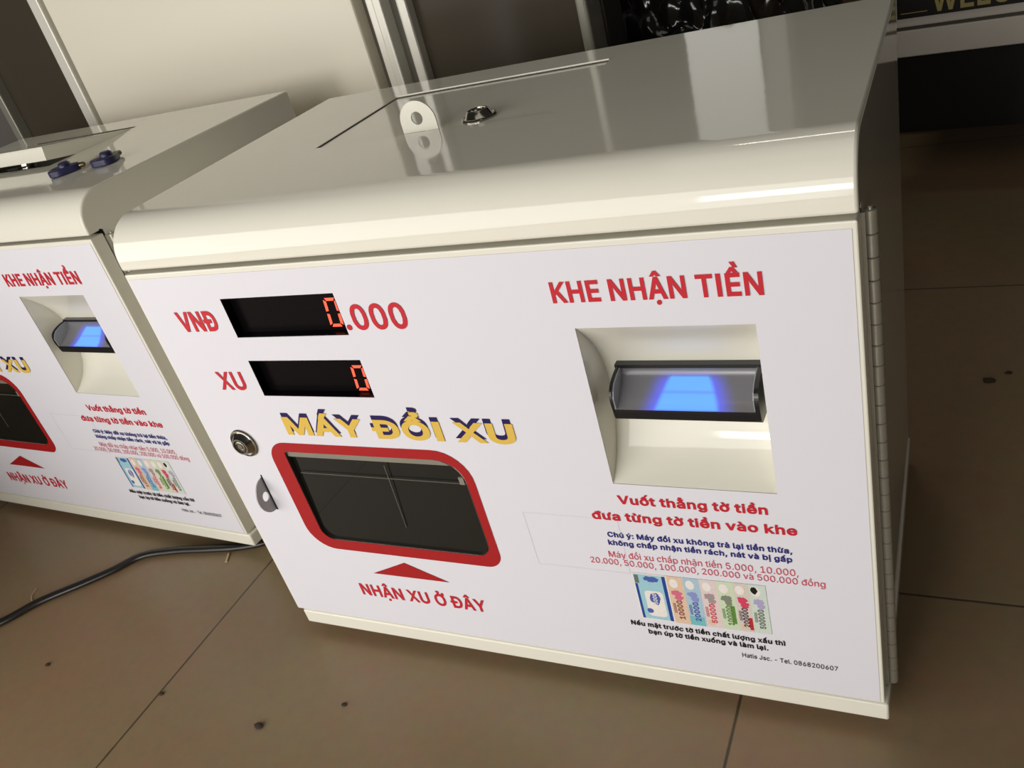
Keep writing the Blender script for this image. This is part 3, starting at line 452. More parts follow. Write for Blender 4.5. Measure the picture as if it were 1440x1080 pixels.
 7893: (416, [[207,-8,159,-2,117,16,82,46,56,85,40,133,34,187,40,243,56,291,82,330,117,360,159,378,207,384,256,378,299,360,333,330,359,291,376,243,381,187,376,133,359,85,333,46,299,16,256,-2], [207,46,242,51,270,66,292,89,307,117,316,151,319,187,316,224,307,258,292,287,270,310,242,325,207,330,173,325,145,310,124,287,108,258,99,224,96,187,99,151,108,117,124,89,145,66,173,51], [160,426,100,426,100,428,180,520,238,520,319,428,319,426,258,426,209,485], [300,547,254,547,275,587,277,593,277,597,268,601,220,601,220,641,268,641,293,638,311,631,323,619,327,605,325,588,316,570]]),
 7899: (414, [[207,344,207,384,236,384,263,382,291,380,322,380,331,383,334,391,334,464,391,464,391,396,387,373,376,357,358,347,333,344,270,344], [207,-8,159,-2,117,16,82,46,56,85,40,133,34,187,40,243,56,291,82,330,117,360,159,378,207,384,256,378,299,360,333,330,359,291,376,243,381,187,376,133,359,85,333,46,299,16,256,-2], [207,46,242,51,270,66,292,89,307,117,316,151,319,187,316,224,307,258,292,287,270,310,242,325,207,330,173,325,145,310,124,287,108,258,99,224,96,187,99,151,108,117,124,89,145,66,173,51], [181,429,228,529,297,529,231,429]]),
 7901: (414, [[207,344,207,384,236,384,263,382,291,380,322,380,331,383,334,391,334,464,391,464,391,396,387,373,376,357,358,347,333,344,270,344], [207,-8,159,-2,117,16,82,46,56,85,40,133,34,187,40,243,56,291,82,330,117,360,159,378,207,384,256,378,299,360,333,330,359,291,376,243,381,187,376,133,359,85,333,46,299,16,256,-2], [207,46,242,51,270,66,292,89,307,117,316,151,319,187,316,224,307,258,292,287,270,310,242,325,207,330,173,325,145,310,124,287,108,258,99,224,96,187,99,151,108,117,124,89,145,66,173,51], [183,429,117,529,186,529,234,429]]),
 7902: (532, [[266,473,266,516,298,515,324,512,361,510,427,509,432,510,433,515,433,581,491,581,491,518,488,492,477,474,459,463,433,460,408,462,380,466,337,471], [267,-7,205,1,150,25,105,63,70,115,48,179,40,254,48,329,70,393,105,445,150,484,205,508,267,516,329,508,384,484,429,445,464,393,486,329,493,254,486,179,464,115,429,63,384,25,329,1], [267,53,310,59,349,76,383,105,408,144,425,194,430,254,425,314,408,365,383,404,349,433,310,450,267,456,223,450,184,433,151,404,125,364,109,314,103,254,109,194,125,144,151,105,184,76,223,59], [287,558,241,558,265,605,268,611,267,615,263,618,258,619,210,619,210,659,258,659,277,657,292,653,304,647,312,638,316,627,316,615,313,602,306,588]]),
 7907: (414, [[207,344,207,384,236,384,263,382,291,380,322,380,331,383,334,391,334,464,391,464,391,396,387,373,376,357,358,347,333,344,270,344], [207,-8,159,-2,117,16,82,46,56,85,40,133,34,187,40,243,56,291,82,330,117,360,159,378,207,384,256,378,299,360,333,330,359,291,376,243,381,187,376,133,359,85,333,46,299,16,256,-2], [207,46,242,51,270,66,292,89,307,117,316,151,319,187,316,224,307,258,292,287,270,310,242,325,207,330,173,325,145,310,124,287,108,258,99,224,96,187,99,151,108,117,124,89,145,66,173,51], [208,-144,192,-141,178,-133,169,-120,166,-104,169,-88,178,-75,192,-66,208,-64,225,-66,238,-75,248,-88,251,-104,248,-120,238,-133,225,-141]]),
 7915: (432, [[322,338,322,379,351,379,360,382,363,391,363,464,417,464,417,396,414,371,403,353,385,342,359,338], [182,-5,146,-1,115,11,89,31,69,59,57,95,53,139,53,379,114,379,114,144,119,105,137,75,164,56,200,50,226,53,249,62,268,77,283,97,293,122,296,153,296,379,357,379,357,0,298,0,298,92,307,92,286,47,257,17,222,0], [181,429,115,529,183,529,231,429]]),
}
_dec = {}


def glyph(ch):
    if ch not in _dec:
        adv, cs = GLYPHS[ord(ch)]
        _dec[ch] = (adv / 1000, [[(c[i] / 1000, c[i + 1] / 1000) for i in range(0, len(c), 2)] for c in cs])
    return _dec[ch]


def sarea(c): return sum(c[i][0] * c[(i + 1) % len(c)][1] - c[(i + 1) % len(c)][0] * c[i][1] for i in range(len(c))) / 2


def tidy(c, eps=0.005, near=0.014):
    """Drops nearly collinear points and merges tiny notches of an outline."""
    pts = [Vector(p) for p in c]
    k = 0
    while k < len(pts) and len(pts) > 4:
        a, p = pts[k - 1], pts[k]
        if (p - a).length < near:
            pts[k - 1] = (a + p) / 2; pts.pop(k); continue
        k += 1
    k = 0
    while k < len(pts) and len(pts) > 4:
        a, p, e = pts[k - 1], pts[k], pts[(k + 1) % len(pts)]
        d = e - a
        if d.length > 1e-6 and abs((p - a).x * d.y - (p - a).y * d.x) / d.length < eps: pts.pop(k)
        else: k += 1
    return [(p.x, p.y) for p in pts]


def embolden(c, d):
    """Moves an outline to the left of its direction: outer outlines grow, holes shrink."""
    if abs(d) < 0.004: return c
    c = tidy(c)
    n = len(c); out = []
    for i in range(n):
        a, b, e = Vector(c[i - 1]), Vector(c[i]), Vector(c[(i + 1) % n])
        u = (b - a).normalized(); v = (e - b).normalized()
        n1 = Vector((-u.y, u.x)); n2 = Vector((-v.y, v.x)); s = n1 + n2
        if s.length < 0.2: s = n1 + u
        else:
            s = s * (2 / s.length_squared)
            turn = u.x * v.y - u.y * v.x            # > 0: the corner is concave on the moving side
            lim = min((b - a).length, (e - b).length) / d * 1.0 + 0.5 if turn > 0 else 1.9
            if s.length > lim: s = s.normalized() * lim
        out.append((b.x + s.x * d, b.y + s.y * d))
    return out


_mesh = {}


def glyph_mesh(ch, bold):
    """Filled letter: flat points and faces; overlapping strokes are merged."""
    if (ch, bold) in _mesh: return _mesh[(ch, bold)]
    adv, cs = glyph(ch)
    cs = [embolden(c, bold) for c in cs]
    pts = [p for c in cs for p in c]; fin = []; o = 0
    for c in cs: fin.append(list(range(o, o + len(c)))); o += len(c)
    vs, fs = [], []
    if pts:
        ov, _, of, _, _, _ = delaunay_2d_cdt([Vector((p[0] * 100, p[1] * 100)) for p in pts], [], fin, 0, 1e-4)
        vs = [(p.x / 100, p.y / 100) for p in ov]
        for f in of:
            x = sum(vs[i][0] for i in f) / len(f); y = sum(vs[i][1] for i in f) / len(f)
            w = 0
            for c in cs:
                for i in range(len(c)):
                    (x1, y1), (x2, y2) = c[i - 1], c[i]
                    if (y1 > y) != (y2 > y) and x < (x2 - x1) * (y - y1) / (y2 - y1) + x1: w += 1 if y2 > y1 else -1
            if w != 0: fs.append(list(f))
    _mesh[(ch, bold)] = (adv + bold * 1.2 if ch != ' ' else adv, vs, fs)
    return _mesh[(ch, bold)]


def letters(mb, text, x0, x1, z0, cap, bold, y, to3=None):
    """Lays text between x0 and x1 on baseline z0 with capital height cap, in the plane y."""
    x = 0.0; items = []
    for ch in text:
        adv, vs, fs = glyph_mesh(ch, bold)
        if vs: items.append(([(p[0] + x, p[1]) for p in vs], fs))
        x += adv
    a = min(p[0] for v, f in items for p in v); b = max(p[0] for v, f in items for p in v)
    H = [p[1] for c in glyph('N')[1] for p in c]
    sz = cap / (max(H) - min(H) + 2 * bold); sx = (x1 - x0) / (b - a)
    t3 = to3 or (lambda u, w: (u, y, w + ZF))
    for v, f in items:
        mb.add([t3(x0 + (p[0] - a) * sx, z0 + (p[1] + bold) * sz) for p in v], f)


# ------------------------------------------------------------------ coin exchange machine
W, H, D = 0.5, 0.3425, 0.299
ZT = 0.3805          # top of the hood above the door's lower edge
LX0, LX1, LY0, LY1 = 0.108, 0.3045, 0.1235, 0.2495    # opening for the lid


def P(y):
    return lambda u, w: (u, y, w + ZF)


def spline(pts, n=6):
    out = []
    for i in range(len(pts) - 1):
        p0 = Vector(pts[max(i - 1, 0)]); p1 = Vector(pts[i]); p2 = Vector(pts[i + 1]); p3 = Vector(pts[min(i + 2, len(pts) - 1)])
        for k in range(n):
            t = k / n
            out.append(tuple(0.5 * ((2 * p1) + (p2 - p0) * t + (2 * p0 - 5 * p1 + 4 * p2 - p3) * t * t + (3 * p1 - p0 - 3 * p2 + p3) * t ** 3)))
    out.append(tuple(pts[-1])); return out


def make_body(root):
    bm = bmesh.new()
    R = 0.028
    prof = [(0.012, 0.3455), (0.0, 0.3455), (0.0, ZT - R)]
    for k in range(1, 15):
        a = math.pi / 2 * k / 14
        prof.append((R - R * math.cos(a), ZT - R + R * math.sin(a)))
    prof += [(LY0, ZT), (LY1, ZT), (D, ZT), (D, -0.0015)]
    i0 = len(prof) - 4
    xs = [0.0, LX0, LX1, W]
    V = [[bm.verts.new((x, y, z + ZF)) for x in xs] for (y, z) in prof]
    for i in range(len(prof) - 1):
        for j in range(3):
            if i == i0 and j == 1: continue
            bm.faces.new((V[i][j], V[i][j + 1], V[i + 1][j + 1], V[i + 1][j]))
    for j, x in ((0, 0.0), (3, W)):
        foot = bm.verts.new((x, 0.0155, -0.0015 + ZF)); knee = bm.verts.new((x, 0.0155, 0.3455 + ZF))
        bm.faces.new([V[i][j] for i in range(len(prof))] + [foot, knee])
    bmesh.ops.recalc_face_normals(bm, faces=bm.faces)
    for f in bm.faces: f.smooth = True
    for e in bm.edges:
        if len(e.link_faces) == 2 and e.calc_face_angle(0) > math.radians(20): e.smooth = False
    me = bpy.data.meshes.new('body'); bm.to_mesh(me); bm.free()
    me.materials.append(M['paint'])
    o = bpy.data.objects.new('body', me); COL.objects.link(o); o.parent = root
    b = o.modifiers.new('bevel', 'BEVEL'); b.width = 0.0018; b.segments = 3; b.limit_method = 'ANGLE'; b.angle_limit = math.radians(60)
    b.use_clamp_overlap = False
    s = o.modifiers.new('sheet', 'SOLIDIFY'); s.thickness = 0.0012; s.offset = -1
    w = o.modifiers.new('wn', 'WEIGHTED_NORMAL'); w.keep_sharp = True
    return o


BOWL = [(0.0, 0.2890), (0.0165, 0.2700), (0.0262, 0.2516), (0.0297, 0.2324), (0.0278, 0.2163), (0.0238, 0.2008), (0.0165, 0.1885), (0.0080, 0.1803), (0.0, 0.1745)]
BX0, BX1 = 0.345, 0.447
D1 = (0.0830, 0.1821, 0.2885, 0.3195)
D2 = (0.0824, 0.1828, 0.2384, 0.2687)
WIN = (0.0745, 0.2335, 0.0955, 0.1862)
WINR = (0.010, 0.010, 0.022, 0.004)


def holes(g=0.0):
    return [rect(D1[0] - g, D1[1] + g, D1[2] - g, D1[3] + g), rect(D2[0] - g, D2[1] + g, D2[2] - g, D2[3] + g),
            rrect(WIN[0] - g, WIN[1] + g, WIN[2] - g, WIN[3] + g, WINR), rect(BX0 - .0001, BX1 + .0001, 0.1744, 0.2891)]


def seven_seg_zero(mb, x0, x1, z0, z1, y):
    t = 0.0022; zm = (z0 + z1) / 2; sl = 0.10
    g = 0.0005

    def seg(pts):
        mb.flat([[(u + (v - z0) * sl, v) for u, v in pts]], P(y))

    def hor(z, top):
        s = -1 if top else 1
        seg([(x0 + g + t * .4, z), (x1 - g - t * .4, z), (x1 - g - t, z + s * t), (x0 + g + t, z + s * t)])

    def ver(x, za, zb, left):
        s = 1 if left else -1
        lo = t if za == z0 else t * .35; hi = t if zb == z1 else t * .35
        seg([(x, za + g + lo * .4), (x + s * t, za + g + lo), (x + s * t, zb - g - hi), (x, zb - g - hi * .4)])
    hor(z1, True); hor(z0, False)
    for za, zb in ((z0, zm), (zm, z1)):
        ver(x0, za, zb, True); ver(x1, za, zb, False)


def cam_lock(name, parent, origin, axis):
    mb = MB()
    mb.lathe([(0.0, -0.004), (0.0130, -0.004), (0.0130, 0.0008), (0.0124, 0.0016), (0.0113, 0.0018), (0.0108, 0.0013), (0.0100, 0.0018),
              (0.0078, 0.0056), (0.0074, 0.0060), (0.0062, 0.0060), (0.0060, 0.0048), (0.0, 0.0048)], origin, axis)
    lk = mb.build(name, M['chrome'], parent, smooth=30)
    mb = MB()
    mb.lathe([(0.0060, 0.0045), (0.0060, 0.0050), (0.0045, 0.0051), (0.0, 0.0051)], origin, axis, 24)
    mb.build('keyway', M['lock_dark'], lk, smooth=30)
    mb = MB()
    mb.lathe([(0.0049, 0.0045), (0.0049, 0.0058), (0.0040, 0.0061), (0.0036, 0.0061), (0.0034, 0.0053), (0.0027, 0.0053), (0.0025, 0.0060), (0.0, 0.0061)], origin, axis, 28)
    mb.build('barrel', M['chrome'], lk, smooth=30)
    return lk


def make_acceptor(root):
    o3 = lambda x: (lambda u, w: (x, u, w + ZF))
    x0, x1 = 0.3552, 0.4430
    endp = [(0.0300, 0.2496), (0.0222, 0.2496), (0.0145, 0.2488), (0.0070, 0.2466), (0.0026, 0.2432), (0.0010, 0.2380), (0.0018, 0.2310), (0.0034, 0.2236), (0.0058, 0.2216), (0.0300, 0.2196)]
    endp = spline(endp[1:9], 4) + [endp[9], endp[0]]
    mb = MB()
    mb.slab([endp], o3(x0), o3(x0 + 0.0014))
    mb.slab([endp], o3(x1 - 0.0026), o3(x1))
    mb.box(x0 - 0.0012, x1, 0.0215, 0.030, 0.2480 + ZF, 0.2504 + ZF)
    bar = [(0.0022, 0.2303), (0.0023, 0.2290), (0.0034, 0.2233), (0.0058, 0.2214), (0.030, 0.2194), (0.030, 0.2303)]
    mb.slab([bar], o3(x0 + 0.0014), o3(x1 - 0.0026))
    acc = mb.build('bill_acceptor', M['black_plastic'], root)
    prof = spline([(0.0218, 0.2483), (0.0222, 0.2462), (0.0208, 0.2430), (0.0172, 0.2395), (0.0120, 0.2355), (0.0080, 0.2328), (0.0026, 0.2304)], 5)
    mb = MB()
    a, b = x0 + 0.0014, x1 - 0.0026
    mb.grid([[(a, y, z + ZF), (b, y, z + ZF)] for y, z in prof])
    mb.build('note_channel', M['channel'], acc, smooth=50)
    lin = [(0.0218, 0.2485), (0.0148, 0.2477), (0.0078, 0.2456), (0.0040, 0.2424), (0.0018, 0.2385), (0.0025, 0.2310)] + [(p[0], p[1]) for p in prof[::-1]]
    for xa, sy in ((a, 0.0), (b - 0.0010, 0.0008)):
        mb = MB()
        mb.slab([[(u + sy, w) for u, w in lin]], o3(xa), o3(xa + 0.0010))
        mb.build('channel_end_guide', M['guide'], acc)
    return acc


M['guide'] = mat('clear_grey_guide', (0.33, 0.34, 0.36, 1), rough=0.2, noise_amt=0.02)

PASTEL = {
    'teal': srgb(160, 205, 218), 'deepblue': srgb(44, 70, 150), 'peach': srgb(226, 196, 170), 'sky': srgb(172, 200, 216), 'pink': srgb(226, 208, 206),
    'mint': srgb(206, 220, 190), 'rose': srgb(216, 206, 196), 'pale': srgb(208, 220, 208), 'white': srgb(238, 232, 226), 'magenta': srgb(216, 110, 140),
    'violet': srgb(140, 150, 206), 'greyp': srgb(168, 150, 150), 'greyg': srgb(130, 138, 120), 'crimson': srgb(214, 70, 100), 'lilac': srgb(176, 166, 204),
    'brown': srgb(150, 84, 72), 'blue': srgb(78, 98, 170), 'redn': srgb(212, 74, 84), 'green': srgb(96, 140, 66), 'plum': srgb(84, 52, 74), 'slate': srgb(110, 116, 110),
    'tealb': srgb(120, 190, 198), 'olive': srgb(176, 178, 110), 'black': srgb(26, 30, 24), 'redb': srgb(190, 48, 52)}
for k_, v_ in PASTEL.items(): M['note_' + k_] = mat('note_ink_' + k_, v_, rough=0.35, spec=0.35, noise_amt=0.12, noise_scale=900)


def make_notes(door):
    zb, zt = 0.0517, 0.0965
    edges = [0.3423, 0.3666, 0.3778, 0.3890, 0.4003, 0.4114, 0.4214, 0.4322]
    up = lambda i: (i - 0) * 0.00018
    specs = [('teal', None, None, '5000'), ('peach', 'magenta', 'brown', '10000'), ('sky', 'violet', 'blue', '20000'), ('pink', 'greyp', 'redn', '50000'),
             ('mint', 'greyg', 'green', '100000'), ('rose', 'crimson', 'plum', '200000'), ('pale', 'lilac', 'slate', '500000')]
    rnd = random.Random(4)
    for i, (base, port, num, txt) in enumerate(specs):
        a, b = edges[i], edges[i + 1]
        z0, z1 = zb + up(i), zt + up(i)
        mats = [M['note_' + base]]
        mb = MB()
        Y = -0.00075

        def use(n):
            m_ = M['note_' + n]
            if m_ not in mats: mats.append(m_)
            mb.m = mats.index(m_)

        def blob(cx, cz, rx, rz, y, n=18, ir=0.0):
            pts = []
            for k in range(n):
                q = 1 - (ir * rnd.random())
                pts.append((cx + rx * q * math.cos(2 * math.pi * k / n), cz + rz * q * math.sin(2 * math.pi * k / n)))
            mb.flat([pts], P(y))
        if i == 0:
            use('white'); mb.flat([rect(a, b, z0, z1)], P(Y))
            use('teal'); mb.flat([rect(a + .0008, b - .0008, z0 + .001, z1 - .001)], P(Y - .00005))
            use('white'); mb.flat([rrect(a + .0062, b - .0048, z0 + .004, z1 - .016, .003)], P(Y - .0001))
            use('deepblue'); mb.flat([rect(b - .0034, b - .0010, z0 + .001, z1 - .001)], P(Y - .0001))
            mb.flat([rect(a + .0010, a + .0028, z0 + .001, z1 - .010)], P(Y - .0001))
            use('blue')
            blob((a + b) / 2 + .001, zb + .0215, .0040, .0066, Y - .00015, 24, .22)
            blob((a + b) / 2 - .0045, zb + .0090, .0026, .0026, Y - .00015, 16, .15)
            blob((a + b) / 2 + .001, zb + .0400, .0066, .0030, Y - .00015, 22, .35)
            use('slate'); mb.flat([rect(a + .0012, a + .0042, z1 - .0095, z1 - .0018)], P(Y - .00015))
            use('white'); letters(mb, '5000', z0 + .0165, z0 + .0265, -((a + b) / 2 + .0024), .0030, .02, 0, to3=lambda u, w: (-w, Y - .0002, u + ZF))
        else:
            use(base); mb.flat([rect(a, b, z0, z1)], P(Y))
            if i in (1, 4): use('olive' if i == 4 else 'peach')
            use('white'); blob((a + b) / 2 - .0012, z1 - .0065, .0030, .0042, Y - .00005)
            use(port)
            blob((a + b) / 2 - .0004, z1 - .0155, .0042, .0036, Y - .0001, 20, .35)
            blob((a + b) / 2 + .0008, z1 - .0195, .0034, .0034, Y - .00013, 18, .4)
            if i == 2: use('tealb'); mb.flat([rect(a, b - .0012, z0, z0 + .0085)], P(Y - .0001))
            if i == 5: use('redb'); mb.flat([rect(b - .0030, b - .0006, z0 + .002, z0 + .0135)], P(Y - .0001))
            if i == 6: use('black'); blob((a + b) / 2 - .0022, z1 - .0055, .0024, .0036, Y - .0001, 14, .2)
            if i == 4: use('green'); mb.flat([rect(b - .0040, b - .0012, z0 + .006, z0 + .023)], P(Y - .00008))
            if i in (3, 5): use('peach'); blob(a + .0035, z0 + .0045, .0024, .0026, Y - .00008)
            use(num)
            for q in range(3):
                mb.flat([rect(a + .0012 + q * .0007, a + .0015 + q * .0007, z0 + .010, z0 + .0195)], P(Y - .00018))
            letters(mb, txt, z0 + .0045, z0 + .0225, -((a + b) / 2 + .0022), .0040, .028, 0, to3=lambda u, w: (-w, Y - .00020, u + ZF))
        n = mb.build('banknote_picture', mats, door)
        n['label'] = ['blue', 'peach', 'light blue', 'pink', 'light green', 'rose and red', 'pale grey-green'][i] + ' banknote picture'


def make_machine():
    root = empty('coin_exchange_machine', (0, 0, 0))
    make_body(root)
    mb = MB(); mb.box(0.0045, W + 0.0015, 0.0, D - 0.002, -0.0172 + ZF, -0.0016 + ZF)
    mb.build('base_tray', M['paint'], root, bevel=0.0018, segs=3, smooth=30)
    for fx in (0.05, 0.45):
        for fy in (0.04, 0.255):
            mb = MB(); mb.lathe([(0.013, 0.0), (0.014, 0.003), (0.012, 0.0120)], (fx, fy, 0.0), 'z', 20)
            mb.build('foot', M['rubber'], root, smooth=40)
    # door with its openings
    mb = MB(); mb.slab([rect(0.0, W - 0.0008, 0.0, H)] + holes(), P(0.0), P(0.0140))
    door = mb.build('door', M['paint'], root, bevel=0.0009)
    mb = MB(); mb.flat([rect(0.0022, W - 0.0035, 0.0014, H - 0.0038)] + holes(0.0002), P(-0.00035))
    mb.build('printed_sheet', M['sheet'], door)
    # red surround of the coin window
    mb = MB(); mb.flat([rrect(0.0600, 0.2408, 0.0850, 0.1945, (0.024, 0.014, 0.028, 0.018), 8), rrect(WIN[0] + .0004, WIN[1] + .0004, WIN[2], WIN[3] - .0004, (0.012, 0.013, 0.020, 0.003))], P(-0.0007))
    mb.build('window_surround', M['frame_red'], door)
    mb = MB(); mb.flat([[(0.1108, 0.0612), (0.1848, 0.0620), (0.1474, 0.0779)]], P(-0.0007))
    mb.build('arrow_mark', M['frame_red'], door)
    Y = -0.0008
    lines = [
        ('KHE NHẬN TIỀN', .3356, .4533, .3060, .0134, .024, 'red'), ('VNĐ', .0320, .0700, .2944, .0166, .030, 'red'),
        ('.000', .1834, .2325, .2922, .0188, .020, 'red'), ('XU', .0430, .0692, .2434, .0161, .022, 'red'),
        ('NHẬN XU Ở ĐÂY', .0890, .2110, .0331, .0134, .020, 'red'),
        ('Vuốt thẳng tờ tiền', .3452, .4402, .1578, .0072, .026, 'red'), ('đưa từng tờ tiền vào khe', .3242, .4560, .1429, .0074, .026, 'red'),
        ('Chú ý: Máy đổi xu không trả lại tiền thừa,', .3318, .4516, .1277, .0046, .024, 'blue_ink'),
        ('không chấp nhận tiền rách, nát và bị gấp', .3309, .4510, .1204, .0046, .024, 'blue_ink'),
        ('Máy đổi xu chấp nhận tiền 5.000, 10.000,', .3290, .4536, .1090, .0055, .002, 'soft_red'),
        ('20.000, 50.000, 100.000, 200.000 và 500.000 đồng', .3140, .4690, .1019, .0053, .002, 'soft_red'),
        ('Nếu mặt trước tờ tiền chất lượng xấu thì', .3325, .4400, .0434, .0046, .026, 'black_ink'),
        ('bạn úp tờ tiền xuống và làm lại.', .3444, .4282, .0363, .0046, .026, 'black_ink'),
        ('Hatis Jsc. - Tel. 0868200607', .4097, .4718, .0261, .0042, .004, 'black_ink')]
    for (t, a, b, z, c, bo, m) in lines:
        mb = MB(); letters(mb, t, a, b, z, c, bo, Y)
        mb.build('lettering', M[m], door, weld=False)
    mb = MB(); letters(mb, 'MÁY ĐỔI XU', .0896, .2836, .2061, .0170, .034, -0.0008)
    mb.build('lettering_shadow', M['navy'], door, weld=False)['label'] = 'navy drop shadow of the yellow title'
    mb = MB(); letters(mb, 'MÁY ĐỔI XU', .0888, .2846, .2030, .0166, .032, -0.0010)
    mb.build('lettering', M['yellow'], door, weld=False)['label'] = 'large yellow title lettering'
    make_notes(door)
    # clear strip of tape
    t = 0.0004
    mb = MB(); mb.flat([rect(.2715, .3415, .0945, .1435), rect(.2715 + t, .3415 - t, .0945 + t, .1435 - t)], P(-0.0005))
    mb.build('tape_outline', M['tape'], door)
    # displays
    for (a, b, z0, z1), (dx0, dx1, dz0, dz1) in ((D1, (.1641, .1752, .2914, .3132)), (D2, (.1646, .1757, .2397, .2605))):
        mb = MB(); mb.box(a - .001, b + .001, 0.0066, 0.0100, z0 - .001 + ZF, z1 + .001 + ZF)
        mb.slab([rect(a, b, z0, z1), rect(a + .0004, b - .0004, z0 + .0004, z1 - .0004)], P(-0.0003), P(0.0070))
        d = mb.build('digital_display', M['black_glass'], root)
        mb = MB(); seven_seg_zero(mb, dx0, dx1, dz0, dz1, 0.0062)
        mb.build('digit', M['led'], d)['label'] = 'lit red zero'
    # coin window: tray behind a smoked flap
    mb = MB()
    x0, x1, z0, z1 = WIN[0] - .003, WIN[1] + .003, WIN[2] - .004, WIN[3] + .003
    yb = 0.075
    mb.add([(x0, .0145, z0 + ZF), (x1, .0145, z0 + ZF), (x1, yb, z0 + .01 + ZF), (x0, yb, z0 + .01 + ZF), (x0, .0145, z1 + ZF), (x1, .0145, z1 + ZF), (x1, yb, z1 + ZF), (x0, yb, z1 + ZF)],
           [(0, 1, 2, 3), (4, 7, 6, 5), (0, 3, 7, 4), (1, 5, 6, 2), (3, 2, 6, 7)])
    ol = rrect(WIN[0] + .0001, WIN[1] - .0001, WIN[2] + .0001, WIN[3] - .0001, WINR)
    il = rrect(WIN[0] + .0008, WIN[1] - .0008, WIN[2] + .0008, WIN[3] - .0008, (.0095, .0095, .0212, .0035))
    mb.slab([ol, il], P(-0.0002), P(0.0150))
    tray = mb.build('coin_tray', M['tray_dark'], root)
    mb = MB(); ti = math.tan(math.radians(1.5)); zt_, zb_ = WIN[3] - .0075, WIN[2] + .001
    mb.slab([rect(WIN[0] + .001, WIN[1] - .001, zb_, zt_)], lambda u, w: (u, .0016 + (w - zb_) * ti, w + ZF), lambda u, w: (u, .0040 + (w - zb_) * ti, w + ZF))
    mb.build('flap', M['acrylic'], tray)
    mb = MB(); mb.slab([[(WIN[0] + .001, WIN[3] - .0065), (WIN[1] - .004, WIN[3] - .0065), (WIN[1] - .014, WIN[3] - .0009), (WIN[0] + .001, WIN[3] - .0009)]], P(.0014), P(.0030))
    mb.build('flap_rail', M['tray_grey'], tray)
    mb = MB(); mb.box(WIN[0] + .006, WIN[1] - .002, .0012, .0022, .1636 + ZF, .1640 + ZF); mb.slab([[(.1627, .1155), (.1631, .1155), (.1658, .1765), (.1653, .1765)]], P(.0010), P(.0016))
    mb.build('flap_seam', M['seam'], tray)
    mb = MB(); mb.box(WIN[1] - .0068, WIN[1] - .0028, .0010, .0030, WIN[3] - .0230 + ZF, WIN[3] - .0165 + ZF)
    mb.build('flap_hinge', M['tray_grey'], tray)
    # bowl around the bill acceptor
    prof = spline(BOWL, 6)
    mb = MB(); mb.grid([[(BX0, y, z + ZF), (BX1, y, z + ZF)] for y, z in prof])
    for x in (BX0, BX1):
        mb.flat([[(y, z) for y, z in prof]], lambda u, w, x=x: (x, u, w + ZF))
    mb.build('acceptor_recess', M['paint'], root, smooth=40)
    make_acceptor(root)
    cam_lock('door_lock', door, (0.0378, -0.0004, 0.1925 + ZF), '-y')
    # pull tab of the door
    out = [(0.0005, .1575), (-0.0005, .1575)]
    for k in range(15):
        a = math.radians(90 + 180 * k / 14)
        out.append((-0.0015 + 0.0128 * math.cos(a), .1408 + 0.0165 * math.sin(a)))
    out += [(-0.0005, .1243), (0.0005, .1243)]
    hol = [(-0.0050 + .0036 * math.cos(a * math.pi / 10), .1408 + .0044 * math.sin(a * math.pi / 10)) for a in range(20)]
    mb = MB(); mb.slab([out, hol], lambda u, w: (0.0362, u, w + ZF), lambda u, w: (0.0374, u, w + ZF))
    mb.build('pull_tab', M['tab_grey'], door, bevel=0.0002)
    mb = MB(); mb.box(0.0374, 0.0384, -0.0009, -0.0004, .1235 + ZF, .1600 + ZF)
    mb.build('pull_tab_slot', M['lock_dark'], door)
    # piano hinge
    mb = MB(); nk = 27; L = 0.3385 / nk
    for k in range(nk):
        za = .0018 + k * L + ZF
        mb.lathe([(0.0030, 0.0), (0.0034, 0.0003), (0.0034, L - 0.0008), (0.0030, L - 0.0005)], (W + 0.0030, 0.0190, za), 'z', 16)
    mb.box(W - 0.001, W + 0.0010, 0.0145, 0.0190, .0018 + ZF, .3400 + ZF)
    mb.lathe([(0.0012, 0), (0.0012, .3415)], (W + 0.0030, 0.0190, ZF), 'z', 10)
    mb.build('piano_hinge', M['steel'], root, smooth=40)
    # lid in the top, hinged at its rear edge
    g = 0.0008; hy = LY1 - 0.0003
    lw0, lw1 = LX0 + g, LX1 - g; ly = LY0 + g - hy
    mb = MB(); th = 0.0012; fl = 0.0145
    mb.box(lw0, lw1, ly, 0, -th, 0)
    mb.box(lw0, lw1, ly, ly + th, -fl, -th)
    mb.box(lw0, lw0 + th, ly + th, 0, -fl, -th); mb.box(lw1 - th, lw1, ly + th, 0, -fl, -th)
    lid = mb.build('lid', M['paint'], root, weld=False, bevel=0.0005)
    lid.location = (0, hy, ZT + ZF - 0.0010)
    mb = MB(); mb.box(LX0 + .001, LX1 - .001, LY1 + .0003, LY1 + .0016, ZT + ZF - .0004, ZT + ZF + .0010)  # raised strip shaped to give the bright highlight along the lid's rear edge
    mb.build('lid_highlight_strip', M['paint'], root, bevel=0.0003)
    cam_lock('lid_lock', lid, (0.2415, 0.1420 - hy, 0.0002), 'z')
    mb = MB(); mb.box(.236, .256, ly - .004, ly + .006, -.0190, -.0172)
    mb.lathe([(0.0085, -.028), (.0085, -.005)], (0.2415, 0.1420 - hy, 0), 'z', 20)
    mb.build('latch', M['chrome'], lid, smooth=30)
    cx, r = 0.1998, 0.0147
    out = [(cx - r, 0.0)]
    for k in range(25):
        a = math.radians(180 - 180 * k / 24)
        out.append((cx + r * math.cos(a), 0.0072 + r * math.sin(a)))
    out.append((cx + r, 0.0))
    hol = [(cx - .0003 + .0046 * math.cos(a * math.pi / 12), .0096 + .0046 * math.sin(a * math.pi / 12)) for a in range(24)]
    yt = 0.1300 - hy
